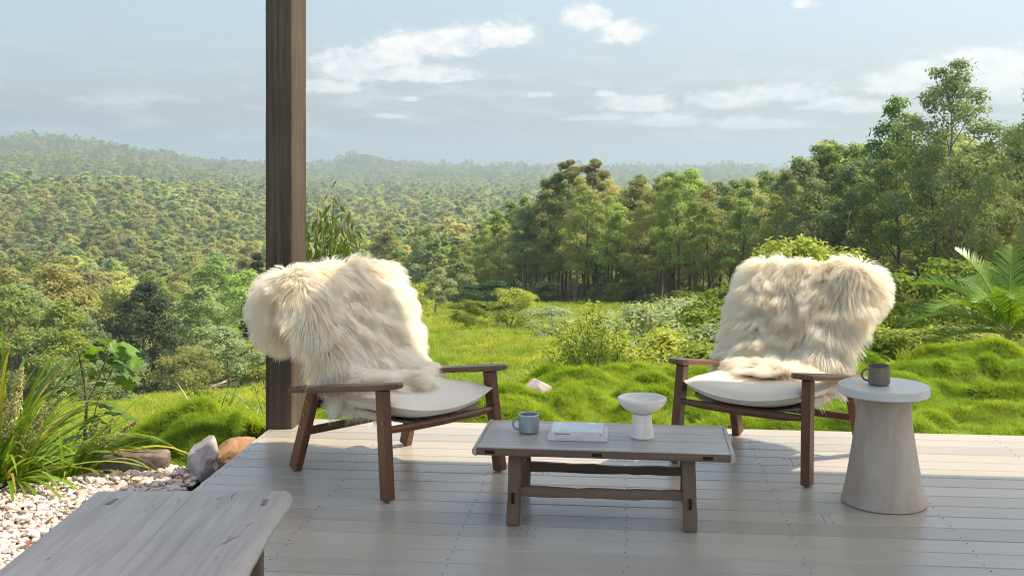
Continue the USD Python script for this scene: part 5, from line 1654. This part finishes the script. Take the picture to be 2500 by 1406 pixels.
big_leaf_plant()


def leafy_shrub(name, label, base, tips, nleaf, L, W, mat, seed, droop=0.8, bark=STEM, r0=0.010, along=(0.35, 1.0), young=None, spreadL=0.05):
    """stems from one foot, lance leaves along them"""
    g = np.random.default_rng(seed)
    t = thing(name, label, 'shrub' if 'shrub' in name else 'tree', base)
    curves, wood_ = [], []
    for tip in tips:
        tip = np.asarray(tip, float)
        m = tip * 0.5 + np.array([0, 0, 0.12]) * np.linalg.norm(tip) - np.array([tip[0], tip[1], 0]) * 0.10 + g.normal(0, 0.04, 3)
        a = np.linspace(0, 1, 8)[:, None]
        c = 2 * a * (1 - a) * m + a * a * tip
        curves.append(c)
        wood_.append(tube(c, np.linspace(r0, r0 * 0.25, 8), 5))
    obj('stem', cat(wood_), bark, t, smooth=True)
    k = g.integers(0, len(curves), nleaf)
    u = g.uniform(*along, nleaf)
    cv = np.array(curves)
    f = u * 7; i = np.minimum(f.astype(int), 6); fr = (f - i)[:, None]
    at_ = cv[k, i] * (1 - fr) + cv[k, i + 1] * fr
    off = g.normal(0, 1, (nleaf, 3)) * spreadL
    C = at_ + off
    T = unit(unit(off + 1e-6) * [1, 1, 0.5] + np.array([0, 0, -droop]) + g.normal(0, 0.35, (nleaf, 3)))
    N = g.normal(0, 1, (nleaf, 3)) * [1, 1, 0.5] + [0, 0, 0.5]
    LL = L * g.uniform(0.65, 1.25, nleaf)
    top = (u > 0.86) & (g.random(nleaf) < 0.7) if young is not None else np.zeros(nleaf, bool)
    for sel, mt, nm in ((~top, mat, 'foliage'), (top, young, 'young_foliage')):
        if sel.any():
            obj(nm, diamonds(C[sel], N[sel], T[sel], LL[sel], W * LL[sel] / L, 0.25), mt, t, kind='stuff')
    return t


LANCE = leaf('leaf_lance', (0.090, 0.150, 0.020), (0.330, 0.370, 0.060), 0.40, rough=0.4, spec=0.4, vary=0.2)
YOUNG = leaf('leaf_young', (0.330, 0.340, 0.060), (0.520, 0.500, 0.130), 0.42, rough=0.45)
D = 10.6
bs = np.array([(1452 - CX) / FPX * D, D, 0.0]); bs[2] = float(land(bs[0], bs[1])) - 0.05
tips = []
for k in range(40):
    px = 1452 + gq.normal(0, 82)
    lim = np.interp(px, [1265, 1300, 1360, 1410, 1440, 1460, 1490, 1540, 1600, 1650], [880, 840, 790, 770, 730, 735, 790, 800, 845, 885])
    py = lim + abs(gq.normal(0, 45)) + 6
    tips.append(atd(px, min(py, 905), D + gq.normal(0, 0.35)) - bs)
tips.append(atd(1449, 733, D) - bs)
leafy_shrub('lance_leaf_shrub', 'yellow-green bush of narrow drooping leaves at the lawn edge between the armchairs', bs, tips, 7500, 0.056, 0.0165, LANCE, 61, 0.25, young=YOUNG)

GUMLEAF = leaf('leaf_gum_near', (0.070, 0.120, 0.026), (0.280, 0.350, 0.080), 0.42, rough=0.35, spec=0.5, vary=0.2)
D = 8.8
bs = np.array([(790 - CX) / FPX * D, D, 0.0]); bs[2] = float(land(bs[0], bs[1])) - 0.05
tips = [atd(px, py, D + gq.normal(0, 0.22)) - bs for px, py in [(775, 500), (792, 515), (812, 545), (770, 560), (850, 545), (858, 575), (880, 590), (800, 580), (770, 600), (830, 610), (815, 500), (760, 620), (845, 625), (785, 640), (740, 560)]]
leafy_shrub('gum_sapling', 'young eucalyptus with long hanging leaves, right of the post above the left armchair', bs, tips, 520, 0.115, 0.034, GUMLEAF, 62, 1.6, r0=0.012, along=(0.62, 1.0), spreadL=0.085, bark=plain('red_twig', (0.22, 0.12, 0.08), 0.7, 0.2))
D = 9.4
bs = np.array([(488 - CX) / FPX * D, D, 0.0]); bs[2] = float(land(bs[0], bs[1])) - 0.05
tips = [atd(px, py, D + gq.normal(0, 0.2)) - bs for px, py in [(488, 905), (470, 925), (505, 930), (455, 950), (520, 955), (445, 985), (530, 985), (480, 945), (495, 965), (465, 985), (515, 1005), (540, 960)]]
leafy_shrub('lance_leaf_shrub', 'small airy yellow-green sapling behind the grass bank left of the post', bs, tips, 620, 0.060, 0.018, LANCE, 63, 0.2, young=YOUNG, r0=0.006, spreadL=0.035)
D = 7.6
bs = np.array([(668 - CX) / FPX * D, D, 0.0]); bs[2] = float(land(bs[0], bs[1]))
tips = [atd(px, py, D) - bs for px, py in [(615, 925), (632, 915), (648, 908), (660, 900)]]
leafy_shrub('lance_leaf_shrub', 'thin twig with dark round leaves reaching out left of the post', bs, tips, 34, 0.040, 0.014, GUMLEAF, 64, 0.4, r0=0.004, along=(0.7, 1.0), spreadL=0.02)


def palm():
    D = 13.0
    base = np.array([(2464 - CX) / FPX * D, D, 0.0]); base[2] = float(land(base[0], base[1])) - 0.05
    t = thing('palm', 'young feather palm with arching bright green fronds at the right edge', 'palm', base)
    crown = atd(2462, 815, D) - base
    obj('trunk', tube([(0, 0, 0), crown * 0.5 + [0.01, 0, 0], crown + [0, 0, 0.05]], [0.075, 0.050, 0.040], 10), plain('palm_trunk', (0.24, 0.30, 0.14), 0.6, 0.3, 0.2, 9.0), t, smooth=True)
    mat = leaf('leaf_palm', (0.105, 0.210, 0.018), (0.360, 0.480, 0.050), 0.42, rough=0.3, spec=0.6, vary=0.1)
    rib = plain('palm_rib', (0.30, 0.33, 0.12), 0.5, 0.4)
    g = np.random.default_rng(5)
    #        azimuth (0 = right, 90 = away), first elevation, length, droop
    fr = [(178, 28, 1.25, 1.25), (200, 42, 1.20, 1.35), (165, 52, 1.25, 1.30), (140, 72, 1.15, 0.75), (250, 62, 1.05, 1.60), (225, 55, 1.10, 1.5), (60, 78, 1.10, 0.6), (20, 55, 1.15, 1.3), (-40, 50, 1.10, 1.6), (-75, 45, 1.1, 1.5), (100, 50, 1.2, 1.2), (190, 8, 1.0, 0.7), (330, 15, 1.1, 0.9), (285, 30, 1.0, 1.3)]
    for az, e0, L, dr in fr:
        az = math.radians(az); e = math.radians(e0)
        out = np.array([math.cos(az), math.sin(az), 0]); side = np.array([-out[1], out[0], 0])
        p = crown.copy(); pts = [p.copy()]; dirs = []
        n = 26
        for i in range(n):
            d = out * math.cos(e) + np.array([0, 0, 1]) * math.sin(e)
            dirs.append(d); p = p + d * L / n; pts.append(p.copy())
            e -= dr * (0.3 + 1.3 * i / n) / n
        pts = np.array(pts); dirs.append(dirs[-1])
        V, f = [], []
        for i in np.linspace(4, n, 44):
            k = min(int(i), n - 1); fr_ = i - k
            c = pts[k] * (1 - fr_) + pts[k + 1] * fr_
            d = dirs[k]; up = np.cross(side, d); up = up if up[2] > 0 else -up
            a = (i - 4) / (n - 4)
            ln = 0.36 * L / 1.2 * math.sin(math.pi * (0.16 + 0.80 * a)) ** 0.7 * g.uniform(0.9, 1.08)
            for s in (-1, 1):
                q = unit(side * s * 0.80 + d * 0.62 + up * 0.38 + g.normal(0, 0.05, 3))
                w = 0.021
                i0 = len(V)
                for j in range(4):
                    tt = j / 3
                    cc = c + q * ln * tt + np.array([0, 0, -0.10 * ln * tt ** 2])
                    ww = w * (0.8, 1.0, 0.75, 0.08)[j]
                    V += [cc - d * ww / 2, cc + d * ww / 2]
                for j in range(3):
                    b = i0 + 2 * j
                    f += [[b, b + 1, b + 3], [b, b + 3, b + 2]]
        fo = obj('frond', trimesh.Trimesh(np.array(V), f, process=False), mat, t)
        obj('rib', tube(pts[::3], np.linspace(0.014, 0.004, len(pts[::3])), 6), rib, fo, smooth=True)


palm()

# track across the pasture on the left, with a few fence posts
tr = [hit(px, py, 30, 400) for px, py in [(500, 948), (540, 935), (580, 920), (620, 907), (655, 899), (700, 893)]]
P = []
for q in tr:
    y0_, y1_ = q[1] * 0.975, q[1] * 1.03
    P.append([(q[0] / q[1] * yy, yy, float(land(q[0] / q[1] * yy, yy)) + 0.06) for yy in np.linspace(y0_, y1_, 6)])
obj('track', grid_mesh(np.array(P)), plain('track_dirt', (0.46, 0.38, 0.28), 0.95, 0.05, 0.2, 0.8), smooth=True, kind='structure')
for px, py, lab in [(625, 888, 'leftmost'), (636, 886, 'middle'), (647, 884, 'rightmost')]:
    q = hit(px, py + 6, 30, 400)
    f_ = thing('fence_post', lab + ' of three thin fence posts beside the track, left of the timber post', 'fence post', (q[0], q[1], q[2]))
    obj('stake', worn_bar((0, 0, -0.2), (0, 0, 1.2), 0.13, 0.13, (0, 1, 0), int(px), 0.004), BARK_DARK, f_)
